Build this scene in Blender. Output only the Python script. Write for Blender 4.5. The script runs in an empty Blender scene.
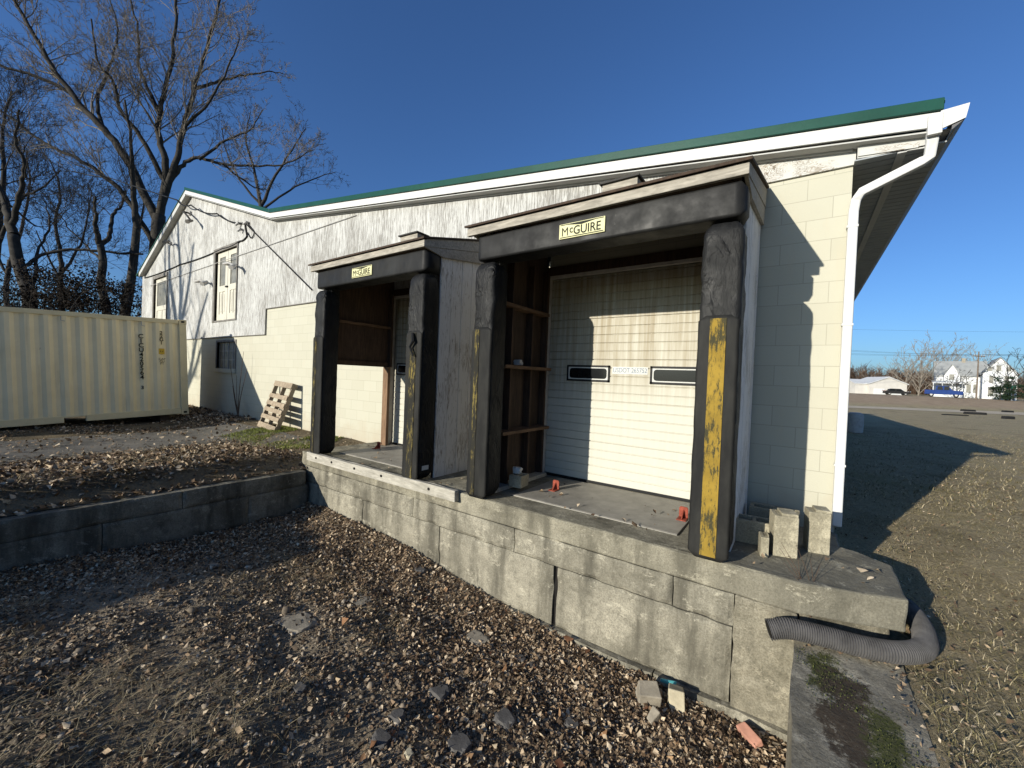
import bpy, math, random
import numpy as np
from mathutils import Vector, Matrix, noise as mnoise

random.seed(7); RNG = np.random.default_rng(11)
scene = bpy.context.scene
COL = scene.collection
D = bpy.data

# ------------------------------------------------------------------ camera
YAW, PITCH, ROLL, FPX = math.radians(-35.4086), math.radians(-0.8987), math.radians(2.2919), 406.47
def cam_axes():
    f = Vector((math.sin(YAW)*math.cos(PITCH), math.cos(YAW)*math.cos(PITCH), math.sin(PITCH)))
    r = Vector((math.cos(YAW), -math.sin(YAW), 0)); u = r.cross(f)
    r2 = r*math.cos(ROLL) + u*math.sin(ROLL); u2 = -r*math.sin(ROLL) + u*math.cos(ROLL)
    return r2, u2, f
CR, CU, CF = cam_axes()
CAM = Vector((0, 0, 1.6))
cd = D.cameras.new('camera'); cam = D.objects.new('camera', cd); COL.objects.link(cam)
cd.sensor_width = 36; cd.lens = FPX/1024*36; cd.clip_end = 3000; cd.clip_start = .05
M = Matrix((( CR.x, CU.x, -CF.x, 0), (CR.y, CU.y, -CF.y, 0), (CR.z, CU.z, -CF.z, 0), (0, 0, 0, 1)))
cam.matrix_world = Matrix.Translation(CAM) @ M
scene.camera = cam
def at(px, py, depth):           # a surveyed point: bearing from the photo, own distance
    return CAM + (CF + CR*((px-512)/FPX) - CU*((py-384)/FPX))*depth

# ------------------------------------------------------------------ light
SUNV = Vector((.305, 1.0, -.283)).normalized()
world = D.worlds.new('World'); scene.world = world; world.use_nodes = True
wn = world.node_tree.nodes; wl = world.node_tree.links
for n in list(wn): wn.remove(n)
out = wn.new('ShaderNodeOutputWorld'); bg = wn.new('ShaderNodeBackground'); sky = wn.new('ShaderNodeTexSky')
sky.sky_type = 'NISHITA'; sky.sun_disc = False
ELEV = math.asin(-SUNV.z); AZ = math.atan2(-SUNV.x, -SUNV.y)
sky.sun_elevation = ELEV; sky.sun_rotation = AZ
sky.altitude = 200; sky.air_density = 1.0; sky.dust_density = 1.2; sky.ozone_density = 3.0
bg.inputs['Strength'].default_value = .076
tint = wn.new('ShaderNodeMix'); tint.data_type = 'RGBA'; tint.blend_type = 'MULTIPLY'; tint.inputs[0].default_value = 1; tint.inputs[7].default_value = (.61, .885, 1.27, 1)
wl.new(sky.outputs[0], tint.inputs[6]); wl.new(tint.outputs[2], bg.inputs[0]); wl.new(bg.outputs[0], out.inputs[0])
sd = D.lights.new('sun', 'SUN'); sun = D.objects.new('sun', sd); COL.objects.link(sun)
sd.energy = 4.4; sd.angle = math.radians(.5); sd.color = (1.0, .94, .82)
sun.rotation_euler = SUNV.to_track_quat('-Z', 'Y').to_euler(); sun.location = (-10, -30, 20)
vs = scene.view_settings; vs.view_transform = 'Standard'; vs.look = 'None'; vs.exposure = .64; vs.gamma = 1
scene.render.engine = 'CYCLES'

# ------------------------------------------------------------------ materials
class NT:
    def __init__(s, name, rough=.8, spec=.3):
        s.m = D.materials.new(name); s.m.use_nodes = True
        s.t = s.m.node_tree; s.n = s.t.nodes; s.l = s.t.links
        s.b = s.n['Principled BSDF']; s.b.inputs['Roughness'].default_value = rough
        s.b.inputs['Specular IOR Level'].default_value = spec
        s.tc = s.n.new('ShaderNodeTexCoord').outputs['Object']; s.h = None
    def vec(s, sc=(1, 1, 1), src=None, loc=(0, 0, 0)):
        m = s.n.new('ShaderNodeMapping'); m.inputs['Scale'].default_value = sc; m.inputs['Location'].default_value = loc
        s.l.new(src or s.tc, m.inputs['Vector']); return m.outputs[0]
    def noise(s, scale=5, sc=(1, 1, 1), detail=4, rough=.6, dist=0, loc=(0, 0, 0)):
        t = s.n.new('ShaderNodeTexNoise'); t.inputs['Scale'].default_value = scale; t.inputs['Detail'].default_value = detail
        t.inputs['Roughness'].default_value = rough; t.inputs['Distortion'].default_value = dist
        s.l.new(s.vec(sc, loc=loc), t.inputs['Vector']); return t.outputs['Fac']
    def voro(s, scale=5, sc=(1, 1, 1), out='Distance', feature='F1'):
        t = s.n.new('ShaderNodeTexVoronoi'); t.feature = feature; t.inputs['Scale'].default_value = scale
        s.l.new(s.vec(sc), t.inputs['Vector']); return t.outputs[out]
    def rnd(s):
        return s.n.new('ShaderNodeNewGeometry').outputs['Random Per Island']
    def ramp(s, fac, stops, interp='LINEAR'):
        r = s.n.new('ShaderNodeValToRGB'); r.color_ramp.interpolation = interp
        e = r.color_ramp.elements
        while len(e) < len(stops): e.new(.5)
        for i, (p, c) in enumerate(stops):
            e[i].position = p
            if not hasattr(c, '__len__'): c = (c, c, c)
            e[i].color = (*c, 1)
        s.l.new(fac, r.inputs[0]); return r.outputs[0]
    def sock(s, inp, v):
        if hasattr(v, 'is_linked') or isinstance(v, bpy.types.NodeSocket): s.l.new(v, inp)
        elif hasattr(v, '__len__'): inp.default_value = (*v, 1) if len(v) == 3 else v
        else: inp.default_value = v
    def mix(s, fac, a, b, mode='MIX'):
        x = s.n.new('ShaderNodeMix'); x.data_type = 'RGBA'; x.blend_type = mode
        s.sock(x.inputs[0], fac)
        for i, v in ((6, a), (7, b)):
            if isinstance(v, (int, float)): v = (v, v, v)
            s.sock(x.inputs[i], v)
        return x.outputs[2]
    def math(s, op, a, b=0.0, clamp=False):
        x = s.n.new('ShaderNodeMath'); x.operation = op; x.use_clamp = clamp
        s.sock(x.inputs[0], a); s.sock(x.inputs[1], b); return x.outputs[0]
    def xyz(s):
        x = s.n.new('ShaderNodeSeparateXYZ'); s.l.new(s.tc, x.inputs[0]); return x.outputs
    def color(s, c): s.sock(s.b.inputs['Base Color'], c); return s
    def rough(s, r): s.sock(s.b.inputs['Roughness'], r); return s
    def metal(s, v): s.b.inputs['Metallic'].default_value = v; return s
    def bump(s, h, strength=.5, dist=.01):
        b = s.n.new('ShaderNodeBump'); b.inputs['Strength'].default_value = strength; b.inputs['Distance'].default_value = dist
        s.sock(b.inputs['Height'], h)
        if s.h: s.l.new(s.h, b.inputs['Normal'])
        s.h = b.outputs[0]; s.l.new(s.h, s.b.inputs['Normal']); return s

MAT = {}
def plain(name, col, rough=.7, var=.25, scale=6, spec=.12, bump=.15, metal=0):
    t = NT(name, rough, spec)
    n = t.noise(scale, detail=6, rough=.65)
    lo = tuple(max(0, c*(1-var)) for c in col); hi = tuple(min(1, c*(1+var)) for c in col)
    t.color(t.ramp(n, [(.3, lo), (.7, hi)])).metal(metal)
    if bump: t.bump(t.noise(scale*9, detail=5), bump, .004)
    MAT[name] = t.m; return t.m

def mat_block():
    t = NT('cream_painted_block', .75)
    x = t.xyz(); cb = t.n.new('ShaderNodeCombineXYZ')
    t.l.new(t.math('ADD', x[0], x[1]), cb.inputs[0]); t.l.new(x[2], cb.inputs[1])
    br = t.n.new('ShaderNodeTexBrick'); t.l.new(cb.outputs[0], br.inputs['Vector'])
    for k, v in (('Scale', 1), ('Mortar Size', .0045), ('Mortar Smooth', .6), ('Brick Width', .4064), ('Row Height', .2032), ('Bias', 0)): br.inputs[k].default_value = v
    br.offset = .5
    br.inputs['Color1'].default_value = (.42, .407, .325, 1); br.inputs['Color2'].default_value = (.395, .38, .30, 1); br.inputs['Mortar'].default_value = (.30, .29, .23, 1)
    c = t.mix(t.ramp(t.noise(2.2, detail=7), [(.45, 0), (.75, .35)]), br.outputs['Color'], (.43, .41, .33))
    st = t.ramp(t.noise(3.0, sc=(2.5, 2.5, .5), detail=6, loc=(4, 1, 2)), [(.58, 0), (.74, .55)])
    c = t.mix(st, c, (.42, .38, .29))
    zf = t.ramp(t.math('ADD', t.math('MULTIPLY', x[2], .8), t.math('MULTIPLY', t.noise(4, detail=6), .9)), [(.52, .75), (.95, 0)])
    c = t.mix(zf, c, (.36, .31, .23))
    t.color(c)
    t.bump(br.outputs['Fac'], -.55, .008); t.bump(t.noise(70, detail=3), .4, .004); t.bump(t.noise(8), .25, .006)
    MAT['block'] = t.m
def mat_siding():
    t = NT('peeling_white_siding', .85)
    grain = t.noise(16, sc=(4.2, 4.2, .26), detail=9, rough=.76, dist=.35)
    big = t.noise(1.1, sc=(1, 1, .6), detail=4)
    f = t.math('ADD', grain, t.math('MULTIPLY', t.math('SUBTRACT', big, .5), .30))
    wood = t.ramp(t.noise(30, sc=(3, 3, .15), detail=4), [(.3, (.13, .125, .115)), (.7, (.29, .28, .255))])
    c = t.mix(t.ramp(f, [(.462, 0), (.55, 1)]), (.46, .46, .44), wood)
    t.color(c)
    w = t.n.new('ShaderNodeTexWave'); w.bands_direction = 'X'; w.inputs['Scale'].default_value = .79; w.inputs['Distortion'].default_value = 0
    t.l.new(t.tc, w.inputs['Vector'])
    t.bump(t.ramp(w.outputs['Fac'], [(.0, 0), (.035, 1)]), .6, .008); t.bump(f, .35, .004)
    MAT['siding'] = t.m
    t = NT('swirled_plywood', .85)
    w = t.noise(3.2, sc=(1.1, 1, 3.0), detail=2, dist=3.5)
    s = t.math('FRACT', t.math('MULTIPLY', w, 9.0))
    f = t.math('MULTIPLY', s, t.ramp(t.noise(2.2, detail=5), [(.38, .25), (.6, 1.2)]))
    t.color(t.mix(t.ramp(f, [(.50, 0), (.68, 1)]), (.47, .465, .435), t.ramp(t.noise(12), [(.3, (.15, .125, .10)), (.7, (.28, .235, .18))])))
    t.bump(f, .3, .003); MAT['ply_band'] = t.m
    t = NT('peeling_side_boards', .85)
    grain = t.noise(6, sc=(6, 6, .9), detail=8, rough=.7, dist=1.4)
    f = t.math('ADD', grain, t.math('MULTIPLY', t.math('SUBTRACT', t.noise(1.6, detail=3), .5), .5))
    wood = t.ramp(t.noise(25, sc=(3, 3, .2)), [(.3, (.20, .18, .15)), (.7, (.46, .42, .36))])
    t.color(t.mix(t.ramp(f, [(.53, 0), (.63, 1)]), (.64, .63, .60), wood)); t.bump(f, .4, .004)
    MAT['side_boards'] = t.m
def mat_wood(key, a, b, sc=(1, 8, 8), bump=.4):
    t = NT(key, .85)
    g = t.noise(5, sc=sc, detail=8, rough=.7, dist=.6)
    c = t.ramp(g, [(.28, a), (.7, b)])
    c = t.mix(t.ramp(t.noise(2.5, detail=5), [(.5, 0), (.75, .5)]), c, tuple(v*.5 for v in a))
    t.color(c); t.bump(g, bump, .004); MAT[key] = t.m
def mat_vinyl():
    for key in ('vinyl', 'vinyl_flat'):
        t = NT('black_vinyl', .55, .14)
        dust = t.ramp(t.noise(2.2, sc=(1.6, 1.6, .7), detail=8, rough=.7), [(.40, 0), (.72, 1)])
        c = t.mix(dust, (.009, .009, .0092), (.024, .024, .0225))
        scr = t.ramp(t.noise(14, sc=(1, 1, .25), detail=6, rough=.75, dist=2), [(.66, 0), (.74, .6)])
        c = t.mix(scr, c, (.10, .097, .088))
        t.color(c); t.rough(t.ramp(t.noise(6), [(.3, .42), (.7, .65)]))
        cr = None if key == 'vinyl_flat' else t.ramp(t.math('ABSOLUTE', t.math('SUBTRACT', t.noise(3.6, sc=(1.5, 1.5, .8), detail=2, dist=1.6), .5)), [(0, 1), (.07, 0)])
        if cr is not None: t.bump(t.math('MULTIPLY', cr, t.ramp(t.noise(2.2), [(.45, 0), (.6, 1)])), .8, .014)
        t.bump(t.noise(4, sc=(1.5, 1.5, 1), detail=3, dist=1.0), .3 if cr is not None else .15, .008)
        if cr is not None: t.bump(t.noise(7, sc=(1.6, 1.6, .5), detail=4, dist=2.4), .5, .018); t.bump(t.noise(160, detail=1), .12, .002)
        MAT[key] = t.m
    t = NT('scuffed_pad_front', .65, .12)
    c = t.mix(t.ramp(t.noise(5, sc=(1, 1, .3), detail=8, rough=.7), [(.4, 0), (.75, 1)]), (.012, .012, .0115), (.032, .031, .027))
    t.color(c); t.bump(t.noise(30, sc=(1, 1, .4), detail=4), .25, .004); MAT['pad_front'] = t.m
    for key, th in (('yellow_stripe', .52), ('yellow_worn', .43)):
        t = NT(key, .8, .1)
        f = t.noise(16, sc=(2.4, 2.4, .55), detail=9, rough=.78)
        f2 = t.math('ADD', f, t.math('MULTIPLY', t.math('SUBTRACT', t.noise(1.7, detail=2), .5), .35))
        yel = t.ramp(t.noise(6, detail=5), [(.3, (.19, .125, .022)), (.7, (.30, .20, .034))]) if key == 'yellow_stripe' else t.ramp(t.noise(6, detail=5), [(.3, (.11, .088, .03)), (.7, (.19, .145, .04))])
        t.color(t.mix(t.ramp(f2, [(th-.03, 0), (th+.05, 1)]), yel, (.045, .041, .022) if key == 'yellow_stripe' else (.022, .021, .017))); t.bump(f2, -.3, .003)
        MAT[key] = t.m
def mat_door():
    t = NT('white_ribbed_door', .55)
    x = t.xyz()
    streak = t.noise(2.2, sc=(9, 9, .35), detail=6, rough=.65)
    hz = t.ramp(t.math('DIVIDE', x[2], 3.2), [(.0, .06), (.40, .16), (.54, .75), (.80, 1.0)])
    dirt = t.math('MULTIPLY', t.ramp(streak, [(.34, .25), (.62, 1)]), hz)
    c = t.mix(t.math('MULTIPLY', dirt, .9), (.48, .47, .40), (.21, .165, .09))
    c = t.mix(t.ramp(t.noise(3, sc=(14, 14, .25), detail=4, loc=(3, 3, 1)), [(.66, 0), (.72, .5)]), c, (.46, .42, .32))
    c = t.mix(t.ramp(t.noise(18, detail=6), [(.62, 0), (.8, .35)]), c, (.35, .32, .27))
    t.color(c); t.bump(t.noise(120, detail=2), .08, .002)
    MAT['door'] = t.m
def mat_concrete(key, a, b, moss=False, dark=.5):
    t = NT(key, .92, .2)
    n = t.noise(1.7, detail=9, rough=.68)
    c = t.ramp(n, [(.34, a), (.64, b)])
    st = t.noise(1.5, sc=(2.6, 2.6, .45), detail=7, rough=.62, loc=(7, 2, 1))
    c = t.mix(t.ramp(st, [(.46, 0), (.64, dark)]), c, tuple(v*.36 for v in a))
    c = t.mix(t.ramp(t.noise(11, detail=9, rough=.8, loc=(2, 5, 7)), [(.50, 0), (.66, .55)]), c, tuple(v*.45 for v in a))
    c = t.mix(t.ramp(t.noise(3.3, sc=(1.5, 1.5, .8), detail=8, rough=.7, loc=(1, 9, 4)), [(.58, 0), (.70, .6)]), c, tuple(min(1, v*1.45) for v in b))
    sp = t.ramp(t.noise(42, detail=3, rough=.8), [(.62, 0), (.72, 1)])
    c = t.mix(t.math('MULTIPLY', sp, .22), c, (.55, .52, .45))
    pit = t.ramp(t.voro(26), [(.03, 1), (.10, 0)])
    c = t.mix(t.math('MULTIPLY', pit, t.ramp(t.noise(3), [(.45, 0), (.6, .8)])), c, (.07, .065, .055))
    if key == 'concrete_deck':       # the corner was cast later in a darker mix
        xx = t.math('ADD', t.xyz()[0], t.math('MULTIPLY', t.math('SUBTRACT', t.noise(3, detail=6), .5), .5))
        c = t.mix(t.ramp(t.math('MULTIPLY', xx, .2), [(.50, 0), (.525, .5)]), c, (.15, .138, .105))
    if moss:
        x = t.xyz()
        for (cx, cy, rx, ry, col, th) in ((-.09, 1.02, .13, .34, (.05, .055, .013), .75), (-.03, .78, .15, .42, (.05, .036, .024), .9), (.10, .66, .10, .36, (.05, .056, .014), .7)):
            dx = t.math('DIVIDE', t.math('SUBTRACT', x[0], cx), rx); dy = t.math('DIVIDE', t.math('SUBTRACT', x[1], cy), ry)
            d = t.math('ADD', t.math('MULTIPLY', dx, dx), t.math('MULTIPLY', dy, dy))
            d = t.math('ADD', d, t.math('MULTIPLY', t.math('SUBTRACT', t.noise(9, detail=8, rough=.82), .5), 5.0))
            mk = t.ramp(d, [(th-.25, 1), (th+.1, 0)])
            c = t.mix(mk, c, t.mix(t.noise(40, detail=4), tuple(v*.45 for v in col), tuple(v*1.7 for v in col)))
    c = t.mix(t.ramp(t.noise(75, detail=4, rough=.8, loc=(5, 5, 1)), [(.38, .55), (.56, 0)]), c, tuple(v*.55 for v in a))
    c = t.mix(t.ramp(t.noise(4.5, sc=(1, 1, 1.6), detail=9, rough=.85, loc=(8, 3, 3)), [(.57, 0), (.60, .5)]), c, tuple(min(1, v*1.35) for v in b))
    t.color(c)
    t.bump(t.noise(55, detail=6, rough=.7), .6, .007); t.bump(t.noise(7, detail=6, rough=.65), .4 if moss else .6, .02); t.bump(pit, -.3, .006)
    MAT[key] = t.m
def mat_ground():
    t = NT('winter_grass_ground', .95, .1)
    n = t.noise(.55, detail=8, rough=.7)
    c = t.ramp(n, [(.32, (.26, .215, .115)), (.5, (.48, .39, .235)), (.68, (.33, .29, .14))])
    f = t.noise(38, detail=6, rough=.8)
    c = t.mix(t.ramp(f, [(.35, .6), (.6, 0)]), c, (.08, .066, .04))
    c = t.mix(t.ramp(t.noise(60, detail=4, rough=.8, loc=(3, 1, 0)), [(.6, 0), (.72, .7)]), c, (.58, .48, .32))
    x = t.xyz()
    u = t.math('ADD', t.math('MULTIPLY', x[0], -.579), t.math('MULTIPLY', x[1], .815))
    un = t.math('ADD', u, t.math('MULTIPLY', t.math('SUBTRACT', t.noise(.25, detail=4), .5), 6))
    bank = t.math('MULTIPLY', t.ramp(t.math('DIVIDE', un, 100), [(.70, 0), (.73, 1), (.84, 1), (.90, 0)]), .85)
    c = t.mix(bank, c, t.mix(t.noise(.6, detail=6), (.20, .135, .09), (.46, .36, .25)))
    yard = t.math('LESS_THAN', x[0], -6.2)
    c = t.mix(yard, c, t.ramp(t.noise(1.3, detail=7), [(.35, (.11, .09, .06)), (.65, (.24, .19, .12))]))
    t.color(c); t.bump(f, .9, .05); t.bump(t.noise(6, detail=5), .6, .10)
    MAT['ground'] = t.m
    t = NT('pit_dirt', .95, .1)
    c = t.ramp(t.noise(1.4, detail=9, rough=.7), [(.3, (.13, .103, .07)), (.55, (.25, .203, .142)), (.72, (.36, .30, .22))])
    c = t.mix(t.ramp(t.noise(50, detail=5, rough=.8), [(.58, 0), (.7, .7)]), c, (.40, .36, .30))
    t.color(c); t.bump(t.noise(45, detail=6, rough=.75), .9, .03); t.bump(t.voro(38), .5, .02)
    MAT['dirt'] = t.m
    t = NT('old_asphalt', .9, .2)
    c = t.ramp(t.noise(1.2, detail=8), [(.3, (.085, .08, .068)), (.7, (.17, .155, .13))])
    c = t.mix(t.ramp(t.noise(90, detail=3, rough=.8), [(.6, 0), (.7, .6)]), c, (.36, .33, .28))
    t.color(c); t.bump(t.noise(90, detail=4), .5, .01); MAT['asphalt'] = t.m
    t = NT('gravel_road', .95, .1)
    c = t.ramp(t.noise(.5, detail=8), [(.3, (.46, .38, .26)), (.7, (.68, .58, .42))])
    t.color(t.mix(t.ramp(t.noise(30, detail=4), [(.4, .5), (.6, 0)]), c, (.26, .23, .18))); t.bump(t.noise(25, detail=5), .3, .03); MAT['gravel'] = t.m
def mat_islands(key, stops, rough=.8, interp='LINEAR', fine=25):
    t = NT(key, rough, .25)
    c = t.ramp(t.rnd(), stops, interp)
    c = t.mix(t.ramp(t.noise(fine, detail=4), [(.35, .45), (.65, 0)]), c, (.02, .015, .01))
    t.color(c); MAT[key] = t.m
mat_block(); mat_siding(); mat_vinyl(); mat_door(); mat_ground()
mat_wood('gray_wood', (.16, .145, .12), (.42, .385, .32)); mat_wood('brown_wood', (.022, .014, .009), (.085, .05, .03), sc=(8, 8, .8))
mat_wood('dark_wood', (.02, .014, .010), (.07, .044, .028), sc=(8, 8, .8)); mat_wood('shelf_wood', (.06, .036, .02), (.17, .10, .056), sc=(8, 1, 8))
mat_wood('pallet_wood', (.15, .115, .08), (.38, .31, .22), sc=(3, 3, 3)); mat_wood('timber', (.20, .185, .15), (.46, .43, .36), sc=(1, 6, 6))
mat_wood('stud_wood', (.10, .06, .035), (.27, .165, .095), sc=(8, 8, .8))
mat_concrete('concrete', (.145, .133, .10), (.345, .318, .245), dark=.8); mat_concrete('concrete_dark', (.10, .092, .07), (.24, .222, .175), dark=.85)
mat_concrete('concrete_pier', (.11, .10, .072), (.29, .262, .195), dark=.7); mat_concrete('concrete_deck', (.155, .142, .105), (.31, .285, .215), dark=.7); mat_concrete('concrete_wing', (.15, .133, .098), (.37, .335, .255), moss=True)
mat_concrete('cinder', (.25, .225, .16), (.40, .36, .26), dark=.2)
plain('black_joint', (.012, .011, .01)); plain('green_metal', (.008, .052, .038), .4, .15, 3); plain('white_paint', (.53, .53, .515), .45, .06, 3)
plain('gray_soffit', (.42, .42, .40), .6, .1, 3); plain('soffit_ribbed', (.30, .32, .33), .6, .1, 3); plain('roof_metal', (.05, .13, .10), .5, .15, 2)
plain('steel_plate', (.22, .205, .175), .6, .25, 5, .4); plain('red_paint', (.22, .05, .03), .6, .45, 25); plain('frame_gray', (.16, .15, .135), .8, .3)
plain('dark_glass', (.006, .007, .008), .15, .2, 4, .25, 0); plain('pane_glass', (.16, .155, .13), .35, .4, 5, .3, 0); plain('black_trim', (.015, .015, .015), .5)
plain('sign_cream', (.55, .53, .30), .5, .08, 8); plain('ink', (.012, .014, .010), .6, .1); plain('label_white', (.50, .50, .47), .5, .08); plain('label_gray_ink', (.16, .20, .25), .6, .1)

t = NT('container_paint', .5, .2)
c = t.ramp(t.noise(2, detail=6), [(.3, (.72, .61, .38)), (.7, (.80, .69, .445))])
c = t.mix(t.ramp(t.noise(3, sc=(3, 3, .25), detail=7, rough=.7), [(.55, 0), (.75, .45)]), c, (.40, .33, .20))
c = t.mix(t.ramp(t.noise(5.5, sc=(1.4, 1.4, .5), detail=8, rough=.8, loc=(3, 2, 5)), [(.66, 0), (.70, .85)]), c, (.17, .085, .04))
t.color(c); t.bump(t.noise(1.6, detail=3), .25, .03); MAT['container_paint'] = t.m
plain('container_rail', (.66, .56, .34), .5, .1, 3); plain('dark_metal', (.04, .038, .035), .6, .3)
plain('label_yellow', (.62, .40, .05), .5, .1); plain('hose_gray', (.075, .072, .070), .65, .4, 7, .12, .3); plain('pvc_gray', (.13, .13, .135), .5, .2)
plain('cable_black', (.012, .012, .012), .6, .1, bump=0); plain('cable_pale', (.45, .45, .42), .6, .1, bump=0); plain('lamp_gray', (.38, .37, .35), .5, .2)
plain('panel_white', (.47, .45, .38), .55, .08, 4); plain('jamb_white', (.50, .47, .42), .6, .25, 5)
plain('rock_gray', (.25, .22, .17), .9, .35, 8, .2, .5); plain('rock_dark', (.085, .08, .074), .9, .4, 10, .2, .6); plain('rock_tan', (.42, .37, .26), .9, .25, 8, .2, .4); plain('brick_red', (.40, .20, .14), .85, .25, 9, .2, .4)
plain('bark', (.043, .039, .034), .9, .4, 4, .1, .7); plain('bark_pale', (.19, .165, .135), .9, .3, 4, .1, .3); plain('twig', (.075, .05, .035), .9, .3, 5, .1, 0)
plain('house_white', (.55, .56, .56), .7, .05, 1); plain('house_roof', (.27, .28, .275), .85, .15, .8); plain('truck_blue', (.008, .03, .13), .45, .15, 2, .06, 0); plain('rubber', (.018, .018, .018), .8)
plain('chrome', (.5, .5, .52), .3, .1, 2, .5, 0, 1); plain('sign_green', (.01, .20, .14), .5, .1); plain('evergreen', (.018, .032, .016), .9, .4, 3); plain('pole_wood', (.14, .11, .085), .9, .3)
plain('shed_wall', (.50, .48, .44), .7, .08, 1); plain('teal_plastic', (.08, .32, .34), .5, .2); plain('brown_leafy', (.017, .013, .010), .9, .4)
mat_islands('leaves', [(0, (.07, .045, .028)), (.25, (.14, .09, .052)), (.5, (.27, .185, .11)), (.72, (.42, .31, .195)), (1, (.66, .54, .38))])
mat_islands('red_leaves', [(0, (.10, .04, .02)), (.6, (.24, .12, .055)), (1, (.40, .25, .13))])
mat_islands('stones', [(0, (.06, .047, .034)), (.5, (.15, .12, .085)), (.85, (.27, .22, .16)), (1, (.48, .41, .31))], .9)
mat_islands('straw', [(0, (.16, .115, .055)), (.5, (.32, .25, .135)), (1, (.50, .42, .26))])
mat_islands('grass_blades', [(0, (.14, .125, .045)), (.35, (.27, .225, .105)), (.7, (.44, .36, .205)), (1, (.62, .52, .34))])
mat_islands('bright_moss', [(0, (.10, .13, .02)), (1, (.28, .31, .06))])
mat_islands('mulch', [(0, (.03, .02, .014)), (.7, (.09, .06, .04)), (1, (.2, .14, .09))])
mat_islands('moss', [(0, (.025, .032, .007)), (.6, (.06, .07, .014)), (1, (.12, .13, .03))])

# ------------------------------------------------------------------ mesh helpers
ORIG = {}
def tag(o, label=None, cat=None, group=None, kind=None):
    if label: o['label'] = label
    if cat: o['category'] = cat
    if group: o['group'] = group
    if kind: o['kind'] = kind
    return o
def thing(name, label, cat, loc=(0, 0, 0), rotz=None, group=None):
    o = D.objects.new(name, None); COL.objects.link(o); o.empty_display_size = .2
    o.location = loc
    if rotz is not None: o.rotation_euler = (0, 0, rotz)
    ORIG[o] = Vector(loc) if rotz is None else Vector((0, 0, 0))
    return tag(o, label, cat, group)
class MB:
    def __init__(s): s.v = []; s.f = []
    def add(s, verts, faces):
        b = len(s.v); s.v += [tuple(v) for v in verts]; s.f += [tuple(i+b for i in f) for f in faces]; return s
    def box(s, x0, x1, y0, y1, z0, z1, jit=0):
        V = [(x, y, z) for z in (z0, z1) for y in (y0, y1) for x in (x0, x1)]
        if jit: V = [tuple(c+random.uniform(-jit, jit) for c in v) for v in V]
        return s.add(V, [(0, 2, 3, 1), (4, 5, 7, 6), (0, 1, 5, 4), (1, 3, 7, 5), (3, 2, 6, 7), (2, 0, 4, 6)])
    def obox(s, c, ax, ay, az, dims):         # oriented box, centre + axes
        c = Vector(c); V = []
        for k in (-.5, .5):
            for j in (-.5, .5):
                for i in (-.5, .5): V.append(c + Vector(ax)*dims[0]*i + Vector(ay)*dims[1]*j + Vector(az)*dims[2]*k)
        return s.add(V, [(0, 2, 3, 1), (4, 5, 7, 6), (0, 1, 5, 4), (1, 3, 7, 5), (3, 2, 6, 7), (2, 0, 4, 6)])
    def prism(s, poly, axis, a, b):           # poly of 2D points extruded along axis from a to b
        def P(p, t):
            if axis == 'y': return (p[0], t, p[1])
            if axis == 'x': return (t, p[0], p[1])
            return (p[0], p[1], t)
        n = len(poly); V = [P(p, a) for p in poly] + [P(p, b) for p in poly]
        F = [tuple(range(n))[::-1], tuple(range(n, 2*n))] + [(i, (i+1) % n, n+(i+1) % n, n+i) for i in range(n)]
        return s.add(V, F)
    def tube(s, pts, radii, sides=8, cap=True):
        pts = [Vector(p) for p in pts]
        if not hasattr(radii, '__len__'): radii = [radii]*len(pts)
        base = len(s.v); n = len(pts); up = None
        for i, p in enumerate(pts):
            d = (pts[min(i+1, n-1)] - pts[max(i-1, 0)])
            if d.length < 1e-9: d = Vector((0, 0, 1))
            d.normalize()
            if up is None:
                up = d.orthogonal().normalized()
            else:
                up = (up - d*up.dot(d)); up = up.normalized() if up.length > 1e-6 else d.orthogonal().normalized()
            w = d.cross(up)
            for k in range(sides):
                a = 2*math.pi*k/sides
                s.v.append(tuple(p + (up*math.cos(a) + w*math.sin(a))*radii[i]))
        for i in range(n-1):
            for k in range(sides):
                k2 = (k+1) % sides
                s.f.append((base+i*sides+k, base+i*sides+k2, base+(i+1)*sides+k2, base+(i+1)*sides+k))
        if cap:
            s.f.append(tuple(base+k for k in range(sides))[::-1]); s.f.append(tuple(base+(n-1)*sides+k for k in range(sides)))
        return s
    def cyl(s, p0, p1, r, sides=20): return s.tube([p0, p1], r, sides)
    def build(s, name, mat, parent=None, bevel=0, smooth=False, seg=2):
        me = D.meshes.new(name)
        v = s.v
        if parent is not None:
            o0 = ORIG[parent]
            if o0.length: v = [(a-o0.x, b-o0.y, c-o0.z) for a, b, c in v]
        me.from_pydata(v, [], s.f); me.materials.append(MAT[mat]); me.update()
        o = D.objects.new(name, me); COL.objects.link(o)
        if parent is not None: o.parent = parent; ORIG[o] = ORIG[parent]
        if smooth: me.polygons.foreach_set('use_smooth', [True]*len(me.polygons))
        if bevel:
            m = o.modifiers.new('bevel', 'BEVEL'); m.width = bevel; m.segments = seg; m.limit_method = 'ANGLE'; m.angle_limit = math.radians(40)
        return o
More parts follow.
